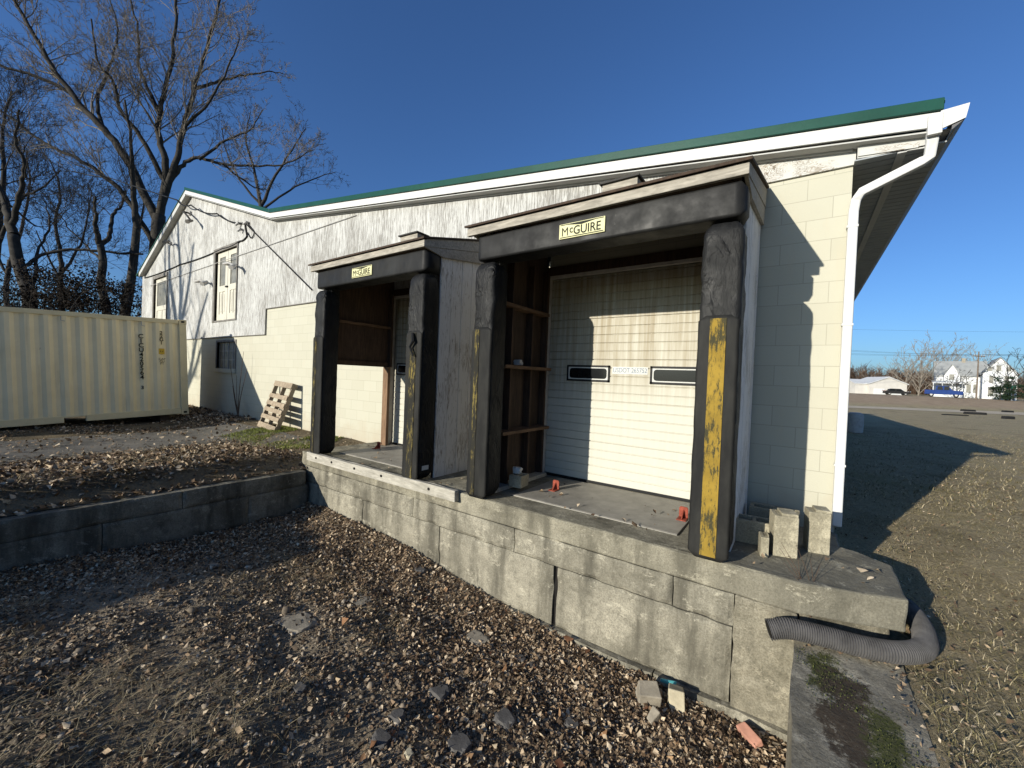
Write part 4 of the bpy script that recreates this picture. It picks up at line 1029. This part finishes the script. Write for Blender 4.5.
tree('straight bare trunk with a broken stub just left of the gable corner', 23, [(125, 318), (128, 300), (133, 266), (137, 226)],
     [([(137, 228), (134, 190), (132, 150), (126, 100)], .8, .2), ([(127, 308), (123, 300), (122, 296)], .6, .5), ([(135, 240), (142, 215), (146, 190)], .4, .15)], .22, 4, dens=1.6, levels=3, minr=.008, lenf=.7, group=G)
tree('thin bare tree at the left edge behind the container', 26, [(-12, 320), (-6, 270), (-2, 230)],
     [([(-2, 230), (4, 180), (2, 130), (12, 90)], .7, .2), ([(-4, 250), (20, 200), (40, 190), (60, 170)], .5, .12), ([(-2, 240), (-20, 190), (-22, 150)], .6, .2)], .25, 5, dens=1.9, levels=3, minr=.008, lenf=.7, group=G)
tree('fine twigged bare tree rising behind the roof right of the big tree', 42, [(262, 240), (262, 215), (260, 200)],
     [([(260, 202), (254, 170), (246, 140), (250, 112)], .7, .15), ([(262, 205), (276, 175), (292, 150), (306, 128)], .7, .15), ([(262, 210), (290, 190), (315, 178), (336, 172)], .5, .12), ([(261, 205), (240, 180), (226, 150), (222, 128)], .5, .12)], .26, 6, dens=1.3, levels=3, minr=.014, lenf=.5)
tree('slim bare tree far behind the container between the leaning and twisted trees', 34, [(62, 320), (60, 290), (62, 262)],
     [([(62, 264), (56, 225), (60, 190), (50, 160)], .8, .2), ([(61, 275), (80, 245), (88, 215), (92, 190)], .6, .15), ([(61, 280), (44, 250), (36, 230)], .5, .15)], .2, 7, dens=1.3, levels=3, minr=.012, lenf=.65, group=G)
tree('slim bare tree far behind the container at the left edge', 36, [(8, 320), (6, 290), (10, 260)],
     [([(10, 262), (22, 225), (30, 185), (26, 150)], .8, .2), ([(7, 275), (-8, 240), (-6, 210)], .6, .15)], .2, 8, dens=1.3, levels=3, minr=.012, lenf=.65, group=G)
# out-of-frame tree on the sun side whose shade dapples the gable
rn = random.Random(31)
sh_t = thing('bare_tree', 'tall bare tree at the left outside the view whose shade falls on the gable', 'tree', (-23.2, -10.5, 0)); tp = Vector((-23.2, -10.5, -.2)); m = MB()
Q = limb_path(tp, (0, 0, 1), 7.5, rn, .3, .06, 8); m.tube(Q, [.42*(1-.45*i/8) for i in range(9)], 9); m.build('trunk', 'bark', sh_t)
m = MB()
for k in range(9):
    a = k*2.4; Q2 = limb_path(Q[4+k % 5], (math.cos(a)*.6, math.sin(a)*.6, .8), rn.uniform(4, 7), rn, .2, .2, 6); m.tube(Q2, [.2*(1-.7*i/6) for i in range(7)], 7); sprout(m, Q2, .10, .03, rn, 2, .02, .9, .5)
m.build('limbs', 'bark', sh_t)
# brush behind the container
def leafy(mb, c, rad, n, rn, size=.12, flat=.7):
    for _ in range(n):
        v = rvec(rn)*rn.random()**.4; p = Vector((c[0]+v.x*rad[0], c[1]+v.y*rad[1], c[2]+v.z*rad[2])); a = rvec(rn); b = a.orthogonal().normalized(); s_ = size*rn.uniform(.5, 1.3)
        mb.add([p-a*s_, p+b*s_*.5, p+a*s_, p-b*s_*.5], [(0, 1, 2, 3)])
for i, (px, py, w, h, lab) in enumerate(((60, 288, 2.6, 1.3, 'dark brush pile with clinging leaves behind the container near the leaning tree'), (22, 300, 2.2, 1.4, 'dark brush behind the container at the left edge'), (100, 296, 2.0, .9, 'low dark brush behind the container under the twisted tree'))):
    rn = random.Random(50+i); c = at(px, py, 19.5)
    t = thing('bush', lab, 'bush', (c.x, c.y, 0)); m = MB()
    for k in range(26):
        a = rn.uniform(0, 6.28); Q = limb_path((c.x+rn.uniform(-w*.5, w*.5), c.y+rn.uniform(-1, 1), 0), (math.cos(a)*.7, math.sin(a)*.7, .9), c.z+rn.uniform(.0, h*1.6), rn, .05, .22, 6); m.tube(Q, [.03*(1-.7*j/6) for j in range(7)], 4, cap=False); sprout(m, Q, .02, .01, rn, 2, .009, .7, .5, 0)
    m.build('stems', 'bark', t)
    m = MB()
    for k in range(38): leafy(m, (c.x+rn.uniform(-w, w)*.75, c.y+rn.uniform(-1.2, 1.2), c.z+rn.uniform(-h, h)*.75), (.7, .7, .35), 70, rn, .07)
    m.build('foliage', 'brown_leafy', t)

# ------------------------------------------------------------------ far right: road side
CAMYAW = math.radians(35.4086)
def gz_line(p): return p.z
# white house
hb = at(934, 396.6, 96); hs_ = thing('farmhouse', 'white two storey house with grey gabled roof across the field', 'house', (hb.x, hb.y, hb.z), CAMYAW-math.radians(44)); hs_.scale = (.86, 1.26, 1.22)
def gable_box(x0, x1, y0, y1, z0, ze, zr, along, wallmat, parent, eave=.35):
    m = MB(); m.box(x0, x1, y0, y1, z0, ze)
    if along == 'y':
        xm = (x0+x1)/2; m.prism([(x0, ze+.001), (x1, ze+.001), (xm, zr)], 'y', y0, y1)
    else:
        ym = (y0+y1)/2; m.prism([(y0, ze+.001), (y1, ze+.001), (ym, zr)], 'x', x0, x1)
    w = m.build('wall', wallmat, parent)
    m = MB(); th = .14
    if along == 'y':
        k = (zr-ze)/(x1-x0)*2
        for sg, a in ((1, x0), (-1, x1)): m.prism([(a-sg*eave, ze-eave*k+.02), (xm, zr+.02), (xm, zr+.02+th), (a-sg*eave, ze-eave*k+.02+th)], 'y', y0-eave, y1+eave)
    else:
        k = (zr-ze)/(y1-y0)*2
        for sg, a in ((1, y0), (-1, y1)): m.prism([(a-sg*eave, ze-eave*k+.02), (ym, zr+.02), (ym, zr+.02+th), (a-sg*eave, ze-eave*k+.02+th)], 'x', x0-eave, x1+eave)
    return w, m
w, m = gable_box(.2, 9.5, 1.5, 8.5, -.6, 4.3, 7.0, 'x', 'house_white', hs_); rf = m.build('roof', 'house_roof', hs_)
MB().box(5.2, 5.9, 4.6, 5.3, 6.6, 7.7).build('chimney', 'rock_gray', rf)
w, m = gable_box(8.3, 14.2, -.6, 8.0, -.6, 4.6, 7.4, 'y', 'house_white', hs_); m.build('roof', 'house_roof', hs_)
w, m = gable_box(1.7, 4.7, .7, 3.0, -.6, 4.2, 6.2, 'y', 'house_white', hs_, .2); m.build('roof', 'house_roof', hs_)
m = MB(); m.prism([(-1.2, 2.6), (1.6, 3.0), (1.6, 3.15), (-1.2, 2.75)], 'x', -.5, 5.2); pr = m.build('porch_roof', 'house_white', hs_)
m = MB()
for x in (-.3, 1.4, 3.2, 5.0): m.box(x-.08, x+.08, -1.1, -.94, -.6, 2.6)
m.build('porch_post', 'house_white', hs_)
MB().box(-.4, 5.1, -1.0, 1.4, -.6, 1.0).build('porch_rail', 'house_white', hs_)
for (x0, x1, z0, z1, y) in ((9.2, 10.0, 5.05, 5.75, -.64), (10.7, 11.5, 5.05, 6.1, -.64), (12.3, 13.1, 5.05, 5.75, -.64), (9.5, 10.4, .6, 2.2, -.64), (12.0, 12.9, .6, 2.2, -.64), (6.0, 6.8, 1.0, 2.6, 1.46), (7.2, 7.9, 1.0, 2.6, 1.46), (2.7, 3.6, 3.3, 4.4, .66), (9.6, 10.3, 2.9, 4.2, -.64), (12.1, 12.8, 2.9, 4.2, -.64)):
    f = MB().box(x0-.1, x1+.1, y, y+.04, z0-.1, z1+.1).build('window', 'house_white', hs_); MB().box(x0, x1, y-.03, y-.002, z0, z1).build('pane', 'pane_glass', f)
# shed
sb_ = at(857, 394.5, 97); sd_ = thing('storage_shed', 'low grey gabled shed with two white doors across the field', 'shed', (sb_.x, sb_.y, sb_.z), CAMYAW-.2); sd_.scale = (1.05, 1.05, 1.2)
w, m = gable_box(2.4, 9.6, 0, 7, -.6, 2.3, 3.6, 'y', 'shed_wall', sd_, .25); m.build('roof', 'house_white', sd_)
w, m = gable_box(0, 2.4, .8, 6.5, -.6, 2.2, 3.0, 'x', 'shed_wall', sd_, .2); m.build('roof', 'house_white', sd_)
for x in (3.2, 6.7): MB().box(x, x+2.2, -.05, -.003, -.4, 1.35).build('door', 'house_white', sd_)
# vehicles
def vehicle(name, label, cat, loc, rot, L, Hh, profile, cab, mat, wheels, wr, group=None):
    t = thing(name, label, cat, loc, rot, group); W = 1.85
    m = MB(); m.prism(profile, 'y', -W/2, W/2); b = m.build('body', mat, t, bevel=.05)
    m = MB(); m.prism(cab, 'y', -W/2+.10, W/2-.10); c = m.build('cab', mat, t, bevel=.04)
    zc = sum(p[1] for p in cab)/len(cab)
    xa = [p[0] for p in cab]; x0, x1 = min(xa)+.25, max(xa)-.45
    zt = max(p[1] for p in cab)-.10; zb = min(p[1] for p in cab)+.08; mid = (x0+x1)/2
    for sg in (-1, 1):
        y = sg*(W/2-.10)
        for (a, bb) in ((x0, mid-.05), (mid+.05, x1)):
            q = MB(); q.prism([(a+.05, zb), (bb, zb), (bb-.12, zt), (a+.1, zt)], 'y', y-.006, y+.006); q.build('side_window', 'dark_glass', t)
    for x in wheels:
        for sg in (-1, 1):
            q = MB(); q.cyl((x, sg*(W/2-.12)-.11, wr), (x, sg*(W/2-.12)+.11, wr), wr, 22); wv = q.build('wheel', 'rubber', t)
            q = MB(); q.cyl((x, sg*(W/2-.12)-.115, wr), (x, sg*(W/2-.12)+.115, wr), wr*.5, 16); q.build('rim', 'lamp_gray', wv)
    xf = max(p[0] for p in profile)
    for y in (-.65, .65): MB().box(xf-.06, xf+.02, y-.16, y+.16, .75, .92).build('headlight', 'chrome', t)
    xr = min(p[0] for p in profile)
    for y in (-.78, .78): MB().box(xr-.02, xr+.05, y-.08, y+.08, .8, 1.05).build('tail_light', 'red_paint', t)
    return t
tp = at(943, 397.2, 86); gzt = ground_z(tp.x, tp.y)
vehicle('pickup_truck', 'dark blue pickup truck parked in front of the white house', 'pickup truck', (tp.x, tp.y, tp.z), CAMYAW-math.radians(46), 5.6, 1.85,
        [(-2.8, .45), (2.75, .45), (2.85, .8), (2.75, 1.05), (1.3, 1.15), (-2.8, 1.15)], [(-1.2, 1.1), (1.35, 1.1), (.65, 1.82), (-1.05, 1.85)], 'truck_blue', (-1.75, 1.85), .40).scale = (1, 1, 1.3)
tp = at(896, 395, 90)
vehicle('parked_car', 'small dark car parked in front of the grey shed', 'car', (tp.x, tp.y, tp.z), CAMYAW-math.radians(30), 4.3, 1.4,
        [(-2.1, .3), (2.1, .3), (2.15, .65), (1.2, .85), (-2.05, .9)], [(-1.6, .85), (1.25, .82), (.5, 1.38), (-.9, 1.4)], 'black_trim', (-1.3, 1.35), .32)
def ray_ground(px, py):
    d = (CF + CR*((px-512)/FPX) - CU*((py-384)/FPX)); t = 5.0
    while t < 140:
        p = CAM+d*t
        if p.z < ground_z(p.x, p.y): return p
        t += .1
    return p
# logs / parking timbers on the field
for (px, py, dep, L_, rot, lab) in ((968, 411.5, 43, 1.9, .45, 'dark parking timber on the field, the farther of the overlapping pair'), (975, 414.5, 41, 2.2, .25, 'dark parking timber on the field, the nearer of the overlapping pair'), (1007.5, 412.5, 45, 1.7, .6, 'dark parking timber lying on the field nearest the street sign'), (1008, 419, 36, 1.1, .5, 'short dark parking timber nearest the camera on the field'), (955, 415.5, 41, 2.8, .5, 'long thin grey timber left of the overlapping pair')):
    p = ray_ground(px, py); z = ground_z(p.x, p.y)
    hgt = .14 if 'thin' in lab else .32
    m = MB(); m.prism([(-L_/2, 0), (L_/2, 0), (L_/2-.04, hgt*.9), (L_/2-.12, hgt), (-L_/2+.12, hgt), (-L_/2+.04, hgt*.85)], 'y', -.2, .2)
    o = m.build('parking_timber', 'rubber', bevel=.03); o.location = (p.x, p.y, z-.02); o.rotation_euler = (0, 0, rot+.1)
    tag(o, lab, 'timber', 'parking timbers on the field')
# barrel by the wall
bp = at(855, 419, 17.5); bz = ground_z(bp.x, bp.y); br_ = thing('barrel', 'grey barrel standing beside the long side wall beyond the downspout', 'barrel', (bp.x, bp.y, bz))
m = MB(); m.tube([(bp.x, bp.y, bz), (bp.x, bp.y, bz+.05), (bp.x, bp.y, bz+.3), (bp.x, bp.y, bz+.6), (bp.x, bp.y, bz+.8), (bp.x, bp.y, bz+.86)], [.27, .29, .30, .30, .28, .18], 24); m.build('drum', 'lamp_gray', br_)
m = MB(); m.tube([(bp.x, bp.y, bz+.28), (bp.x, bp.y, bz+.30), (bp.x, bp.y, bz+.32)], [.301, .313, .301], 24); m.build('hoop', 'lamp_gray', br_)
# street sign, utility pole
sp_ = at(1012, 402, 84); st_ = thing('street_sign', 'green street sign on posts beside the far road', 'street sign', sp_, CAMYAW-.6); st_.scale = (1.3, 1.3, 1.3)
MB().box(-1.0, .35, -.03, .03, 2.2, 2.62).build('sign_board', 'sign_green', st_)
for x in (-.55, .15): MB().box(x-.05, x+.05, .031, .13, -.6, 2.5).build('post', 'lamp_gray', st_)
pp = at(976, 402, 84); up_ = thing('utility_pole', 'wooden utility pole with crossarm in front of the white house', 'utility pole', (pp.x, pp.y, pp.z), CAMYAW); up_.scale = (1, 1, 1.32)
MB().tube([(0, 0, -.8), (0, 0, 7.9)], [.15, .10], 10).build('pole', 'pole_wood', up_)
MB().box(-1.2, 1.2, -.16, -.06, 7.1, 7.25).build('crossarm', 'pole_wood', up_)
for x in (-1.0, -.5, .5, 1.0): MB().cyl((x, -.11, 7.25), (x, -.11, 7.42), .05, 8).build('insulator', 'lamp_gray', up_)
pw = thing('power_lines', 'overhead power lines strung past the utility pole across the sky', 'power line', (pp.x, pp.y, pp.z+9.75))
for x, dz in ((-1.0, .0), (-.5, .02), (.5, .0), (1.0, .02)):
    q = Vector((pp.x, pp.y, pp.z+9.75+dz)) + Vector((math.cos(CAMYAW), math.sin(CAMYAW), 0))*x
    a = at(700, 340+x*5, 84); b = at(1160, 352+x*4, 92); P = []
    for (s0, s1, sg) in ((a, q, .9), (q, b, .4)):
        for i in range(14): t = i/14; P.append(s0.lerp(s1, t)-Vector((0, 0, sg*4*t*(1-t))))
    MB().tube(P+[b], .018, 4).build('wire', 'cable_black', pw)
P = [at(700, 325, 84), at(1160, 332, 84)]; MB().tube([P[0].lerp(P[1], i/10)-Vector((0, 0, .5*4*(i/10)*(1-i/10))) for i in range(11)], .014, 4).build('wire', 'cable_black', pw)
# far bare trees
def far_tree(px, base_py, dep, top_py, seed, label, spread=.5, mat='bark_pale', dens=1.0, group='bare trees across the field'):
    rn = random.Random(seed); b = at(px, base_py, dep); H = (base_py-top_py)/FPX*dep
    t = thing('bare_tree', label, 'tree', b, group=group)
    m = MB(); Q = limb_path(b-Vector((0, 0, .5)), (rn.uniform(-.1, .1), 0, 1), H*.55, rn, .3, .08, 6); r = H*.013
    m.tube(Q, [r*(1-.5*i/6) for i in range(7)], 7, cap=False); m.build('trunk', mat, t)
    m = MB()
    for k in range(16):
        a = k*2.4+rn.random(); s0 = Q[1+k % 6]
        Q2 = limb_path(s0, (math.cos(a)*spread, math.sin(a)*spread, .75), H*rn.uniform(.35, .6), rn, .15, .18, 5); m.tube(Q2, [r*.45*(1-.7*i/5) for i in range(6)], 5, cap=False)
        sprout(m, Q2, r*.3, r*.1, rn, 3, .034, .62*dens, .58)
    m.build('crown', mat, t)
FT = [(868, 394, 125, 366, 'low hazy bare tree left of the shed roof', .7), (884, 393, 135, 364, 'low bare tree rising behind the shed roof', .7), (905, 396, 100, 340, 'tall bare tree just right of the shed', .65), (918, 397, 92, 341, 'tall bare tree between the shed and the blue truck', .6), (934, 397, 105, 342, 'tall bare tree above the blue truck', .7), (950, 397, 120, 343, 'wide bare tree behind the left end of the white house', .8), (964, 397, 120, 349, 'bare tree behind the ridge of the white house', .8), (980, 397, 135, 343, 'thin bare tree behind the chimney of the white house', .5), (1010, 398, 84, 352, 'dark bare tree in front of the right end of the white house', .9), (1026, 400, 86, 348, 'dark bare tree at the right edge of the view', .9), (956, 397, 86, 364, 'small bare tree in front of the white house porch', .9), (1040, 400, 110, 350, 'bare tree beyond the right edge', .9)]
for i, (px, by, dp, ty, lab, spd) in enumerate(FT): far_tree(px, by, dp, ty, 100+i, lab, spd, 'bark_pale' if dp > 90 else 'bark', 1.0)
# evergreen shrub mass
for i, (px, py, dep, w, h, lab) in enumerate(((1013, 398, 82, 3.6, 4.2, 'dark evergreen shrub in front of the right end of the white house'), (1000, 398, 83, 1.8, 2.6, 'small dark evergreen shrub beside the larger one'))):
    rn = random.Random(70+i); c = at(px, py, dep); t = thing('evergreen_shrub', lab, 'shrub', c); m = MB()
    for k in range(26): leafy(m, (c.x+rn.uniform(-w, w)*.6, c.y+rn.uniform(-w, w)*.5, c.z+h*.45+rn.uniform(-.5, .55)*h), (.7, .7, .35), 60, rn, .16)
    m.build('foliage', 'evergreen', t); m = MB(); m.tube([c-Vector((0, 0, .4)), c+Vector((0, 0, h*.7))], [.12, .05], 7); m.build('stem', 'bark', t)
# far wood: one mass of bare brush along the horizon
rn = random.Random(90); m = MB()
for i in range(1900):
    u = rn.uniform(125, 155); w = u*rn.uniform(.7, 1.4); x, y = uv(u, w); z = ground_z(x, y); hgt = rn.uniform(3.0, 7.5)*(1.25-.45*(w/u-.7))
    Q = limb_path((x, y, z-.3), (rn.uniform(-.3, .3), rn.uniform(-.3, .3), 1), hgt, rn, .1, .15, 4); m.tube(Q, [.12, .10, .08, .07, .05], 3, cap=False)
    sprout(m, Q, .09, .06, rn, 1, .07, 1.0, .5)
tag(m.build('far_wood', 'twig'), 'distant brown strip of bare woodland along the horizon', 'woodland', kind='stuff')

# ------------------------------------------------------------------ litter, grass, gravel
def scatter_leaves(name, XY, Z, size, mat, label, cat, tilt=28, flatten=1.0, seed=0):
    r = np.random.default_rng(seed); N = len(XY)
    s = size*np.clip(np.exp(r.normal(-.12, .45, N)), .25, 1.9); wd = r.uniform(.22, .42, N); cu = r.normal(.02, .16, N); tc = r.normal(.05, .22, N); bc = r.normal(0, .15, N)
    z0 = np.zeros(N)
    T = np.stack([np.stack([z0, z0-.5, bc], 1), np.stack([-wd, z0-.05, cu], 1), np.stack([z0, z0, z0], 1), np.stack([wd, z0+.05, cu], 1), np.stack([z0, z0+.5, tc], 1)], 1)*s[:, None, None]
    yaw = r.uniform(0, 2*np.pi, N); ta = np.radians(np.abs(r.normal(0, tilt, N))); td = r.uniform(0, 2*np.pi, N)
    # rotate about random horizontal axis by ta, then yaw
    kx, ky = np.cos(td), np.sin(td); c, sn = np.cos(ta), np.sin(ta)
    x, y, z = T[..., 0], T[..., 1], T[..., 2]
    cyw, syw = np.cos(yaw)[:, None], np.sin(yaw)[:, None]
    x, y = x*cyw-y*syw, x*syw+y*cyw
    kx, ky, c, sn = kx[:, None], ky[:, None], c[:, None], sn[:, None]
    dot = kx*x+ky*y
    X = x*c + ky*z*sn + kx*dot*(1-c); Y = y*c - kx*z*sn + ky*dot*(1-c); Zz = z*c + (kx*y-ky*x)*sn
    V = np.stack([X+XY[:, 0:1], Y+XY[:, 1:2], Zz+(Z+np.abs(sn[:, 0])*s*.35+r.uniform(0, .02, N))[:, None]], 2).reshape(-1, 3)
    F0 = np.array([(0, 2, 1), (0, 3, 2), (1, 2, 4), (2, 3, 4)]); Fa = (np.arange(N)[:, None, None]*5+F0[None]).reshape(-1, 3)
    o = np_mesh(name, V, Fa, mat); return tag(o, label, cat, kind='stuff')
def scatter_blades(name, XY, Z, length, width, mat, label, cat, lean=(.3, 1.3), seed=0):
    r = np.random.default_rng(seed); N = len(XY); yaw = r.uniform(0, 2*np.pi, N); le = r.uniform(*lean, N); L = length*r.uniform(.5, 1.4, N); w = width*r.uniform(.6, 1.4, N)
    dx, dy = np.cos(yaw), np.sin(yaw); h = np.cos(le)*L; d = np.sin(le)*L
    base = np.stack([XY[:, 0], XY[:, 1], Z], 1); px_, py_ = -dy*w/2, dx*w/2
    v0 = base+np.stack([px_, py_, 0*w], 1); v1 = base-np.stack([px_, py_, 0*w], 1)
    md = base+np.stack([dx*d*.45, dy*d*.45, h*.62], 1); v2 = md-np.stack([px_, py_, 0*w], 1)*.8; v3 = md+np.stack([px_, py_, 0*w], 1)*.8
    v4 = base+np.stack([dx*d, dy*d, h*.8], 1)
    V = np.stack([v0, v1, v2, v3, v4], 1).reshape(-1, 3); F0 = np.array([(0, 1, 2), (0, 2, 3), (3, 2, 4)]); Fa = (np.arange(N)[:, None, None]*5+F0[None]).reshape(-1, 3)
    return tag(np_mesh(name, V, Fa, mat), label, cat, kind='stuff')
def scatter_stones(name, XY, Z, size, mat, label, cat, seed=0):
    r = np.random.default_rng(seed); N = len(XY); phi = (1+5**.5)/2
    B = np.array([(-1, phi, 0), (1, phi, 0), (-1, -phi, 0), (1, -phi, 0), (0, -1, phi), (0, 1, phi), (0, -1, -phi), (0, 1, -phi), (phi, 0, -1), (phi, 0, 1), (-phi, 0, -1), (-phi, 0, 1)])/1.9
    Fc = np.array([(0, 11, 5), (0, 5, 1), (0, 1, 7), (0, 7, 10), (0, 10, 11), (1, 5, 9), (5, 11, 4), (11, 10, 2), (10, 7, 6), (7, 1, 8), (3, 9, 4), (3, 4, 2), (3, 2, 6), (3, 6, 8), (3, 8, 9), (4, 9, 5), (2, 4, 11), (6, 2, 10), (8, 6, 7), (9, 8, 1)])
    s = size*np.exp(r.normal(0, .5, N))*.5
    V = B[None]*r.uniform(.6, 1.25, (N, 12, 1)); sc = np.stack([r.uniform(.7, 1.3, N), r.uniform(.7, 1.3, N), r.uniform(.5, .9, N)], 1)
    V = V*sc[:, None]*s[:, None, None]; yaw = r.uniform(0, 6.28, N); c, sn = np.cos(yaw)[:, None], np.sin(yaw)[:, None]
    X = V[..., 0]*c-V[..., 1]*sn+XY[:, 0:1]; Y = V[..., 0]*sn+V[..., 1]*c+XY[:, 1:2]
    W = np.stack([X, Y, V[..., 2]+(Z+s*.25)[:, None]], 2).reshape(-1, 3); Fa = (np.arange(N)[:, None, None]*12+Fc[None]).reshape(-1, 3)
    return tag(np_mesh(name, W, Fa, mat), label, cat, kind='stuff')
def sample(n, x0, x1, y0, y1, dens, seed):
    r = np.random.default_rng(seed); out = []
    X = r.uniform(x0, x1, n); Y = r.uniform(y0, y1, n); U = r.random(n)
    return np.array([(x, y) for x, y, u in zip(X, Y, U) if u < dens(x, y)])
def pz(XY): return np.array([pit_z(x, y) for x, y in XY])
def gzz(XY): return np.array([ground_z(x, y) for x, y in XY])
def vis_pit(x, y):       # nothing far behind the camera
    return 1.0 if (-.579*x+.815*y) > .6 else 0.0
def leaf_dens(x, y):
    e = max(float(sm(1.6, .1, 3.45-y)), float(sm(1.1, .1, x+6.3))*.8, .85*float(sm(-2.4, -.5, x)))
    n = .5+.9*fbm(x, y, .8); w = max(0, .5+1.1*fbm(x-9, y+3, 1.7))
    return vis_pit(x, y)*min(1, max(.04, .03+.16*w+.85*e*(.55+.5*n)+.30*n*float(sm(-3.6, -1.8, x))))
XY = sample(230000, -6.3, .03, -.2, 3.42, leaf_dens, 1); scatter_leaves('leaf_litter', XY, pz(XY), .028, 'leaves', 'brown fallen leaves covering the floor of the dock pit', 'leaves', 32, seed=1)
XY = sample(700, -5.5, .0, .3, 3.4, lambda x, y: .5*float(sm(-4, -1, x)), 2); scatter_leaves('red_leaves', XY, pz(XY)+.015, .055, 'red_leaves', 'scattered reddish oak leaves on top of the brown litter', 'leaves', 30, seed=2)
XY = sample(42000, -5.9, .03, -.2, 3.2, lambda x, y: vis_pit(x, y)*min(1, .12+.9*float(sm(.15, .6, .5+.9*fbm(x+4, y+2, .7)))*float(sm(2.9, 1.8, y))), 3); scatter_stones('gravel', XY, pz(XY), .014, 'stones', 'loose dark gravel on the floor of the dock pit', 'gravel', 3)
XY = sample(16000, -6.0, -.5, -.2, 2.6, lambda x, y: vis_pit(x, y)*float(sm(.25, .7, .5+.9*fbm(x-3, y+1, .8)))*float(sm(-1.4, -2.8, x)), 4); scatter_blades('straw', XY, pz(XY)+.008, .12, .003, 'straw', 'dry straw lying over the dirt in the left of the pit', 'straw', (1.1, 1.5), 4)
# right-hand grass
def field_ok(x, y):
    if y < 3.55 and x < .63: return 0
    if y >= 3.55 and y < 4.5 and x < .66: return 0
    if y >= 4.5 and x < .34: return 0
    u = -.579*x+.815*y; w = .815*x+.579*y
    if u < .8 or w > u*1.35+.4: return 0
    return 1
XY = sample(420000, .3, 9, .8, 11, lambda x, y: field_ok(x, y)*min(1, (2.6/max(1.6, math.hypot(x, y)))**1.3*(.55+.6*max(0, .5+fbm(x, y, 1.1)))), 5); scatter_blades('field_grass', XY, gzz(XY), .060, .0036, 'grass_blades', 'short dead winter grass on the field right of the building', 'grass', (.9, 1.5), 5)
XY = sample(150000, .3, 22, 8, 30, lambda x, y: field_ok(x, y)*min(1, (9/max(9, math.hypot(x, y)))**1.5*(.5+.6*max(0, .5+fbm(x, y, .8)))), 15); scatter_blades('far_grass', XY, gzz(XY), .10, .010, 'grass_blades', 'dead winter grass farther out on the field', 'grass', (.9, 1.45), 15)
XY = sample(34000, .3, 9, .8, 12, lambda x, y: field_ok(x, y)*min(1, .05+.9*float(sm(1.5, .2, x-.55))*float(sm(6, 4, y))+.30*max(0, .4+fbm(x+7, y, .9))), 6); scatter_leaves('field_leaves', XY, gzz(XY)+.006, .023, 'leaves', 'fallen leaves scattered over the grass beside the wing wall', 'leaves', 25, seed=6)
# left bank and yard
def bank(x, y): return (1-.93*float(sm(3.3, 3.7, y))*float(sm(-10.4, -9.9, x)))*min(1, (float(sm(-9.9, -9.0, x))*1.0 + .08)*(.5+.7*max(0, .5+fbm(x, y, .8))) if x > -12 else .55*max(0, .4+fbm(x, y, .9)))
XY = sample(90000, -14.6, -6.42, -4, 4.7, bank, 7); XY = XY[(XY[:, 0] < -6.75) | (XY[:, 1] > -9)]; scatter_leaves('bank_leaves', XY, gzz(XY)+.01, .048, 'leaves', 'fallen leaves on the bank above the retaining wall', 'leaves', 30, seed=7)
XY = sample(24000, -9.6, -6.5, -4, 4.2, lambda x, y: max(0, .35+fbm(x+2, y+8, .7)), 8); scatter_blades('bank_grass', XY, gzz(XY), .11, .005, 'straw', 'dry grass tufts on the bank above the retaining wall', 'grass', (.6, 1.45), 8)
XY = sample(26000, -10.4, -6.7, 3.5, 4.85, lambda x, y: float(sm(.30, .55, .5+fbm(x, y, 1.2)))*float(sm(3.4, 4.0, y)), 9); scatter_blades('green_moss', XY, gzz(XY), .05, .008, 'bright_moss', 'bright green moss patch in front of the farther shelter', 'moss', (.3, 1.3), 9)
XY = sample(6000, -22, -11.8, 3.9, 4.9, lambda x, y: .8, 10); scatter_leaves('wall_leaves', XY, gzz(XY)+.01, .07, 'leaves', 'dark fallen leaves gathered at the foot of the cream wall', 'leaves', 30, seed=10)
XY = sample(420, -6.3, .55, 3.5, 4.85, lambda x, y: .25+.75*float(sm(.25, 0, abs(x+3.4))), 12); scatter_leaves('dock_leaves', XY, np.full(len(XY), .275), .045, 'leaves', 'few dry leaves blown onto the dock floor between the shelters', 'leaves', 20, seed=12)
XY = sample(2200, .02, .62, 1.2, 3.5, lambda x, y: .9*float(sm(.25, 0, 3.5-y)) + .6*float(sm(.45, .57, x)), 13); scatter_leaves('wing_leaves', XY, np.full(len(XY), -.08), .018, 'leaves', 'dry leaves caught along the edge of the wing wall', 'leaves', 25, seed=13)

# moss tufts and mulch on the wing wall
def wing_patch(cx, cy, rx, ry, sd):
    return lambda x, y: 1.0 if ((x-cx)/rx)**2+((y-cy)/ry)**2 + 1.1*fbm(x*3+sd, y*3, 2.2) < .8 else 0.0
XY = np.concatenate([sample(4000, .04, .55, 2.1, 3.4, wing_patch(.2, 3.02, .17, .30, 1), 21), sample(2500, .1, .55, 2.0, 3.2, wing_patch(.42, 2.66, .12, .34, 4), 22)])
scatter_blades('wing_moss', XY, np.full(len(XY), -.082), .008, .004, 'moss', 'dark green moss growing in patches on the wing wall top', 'moss', (.3, 1.3), 21)
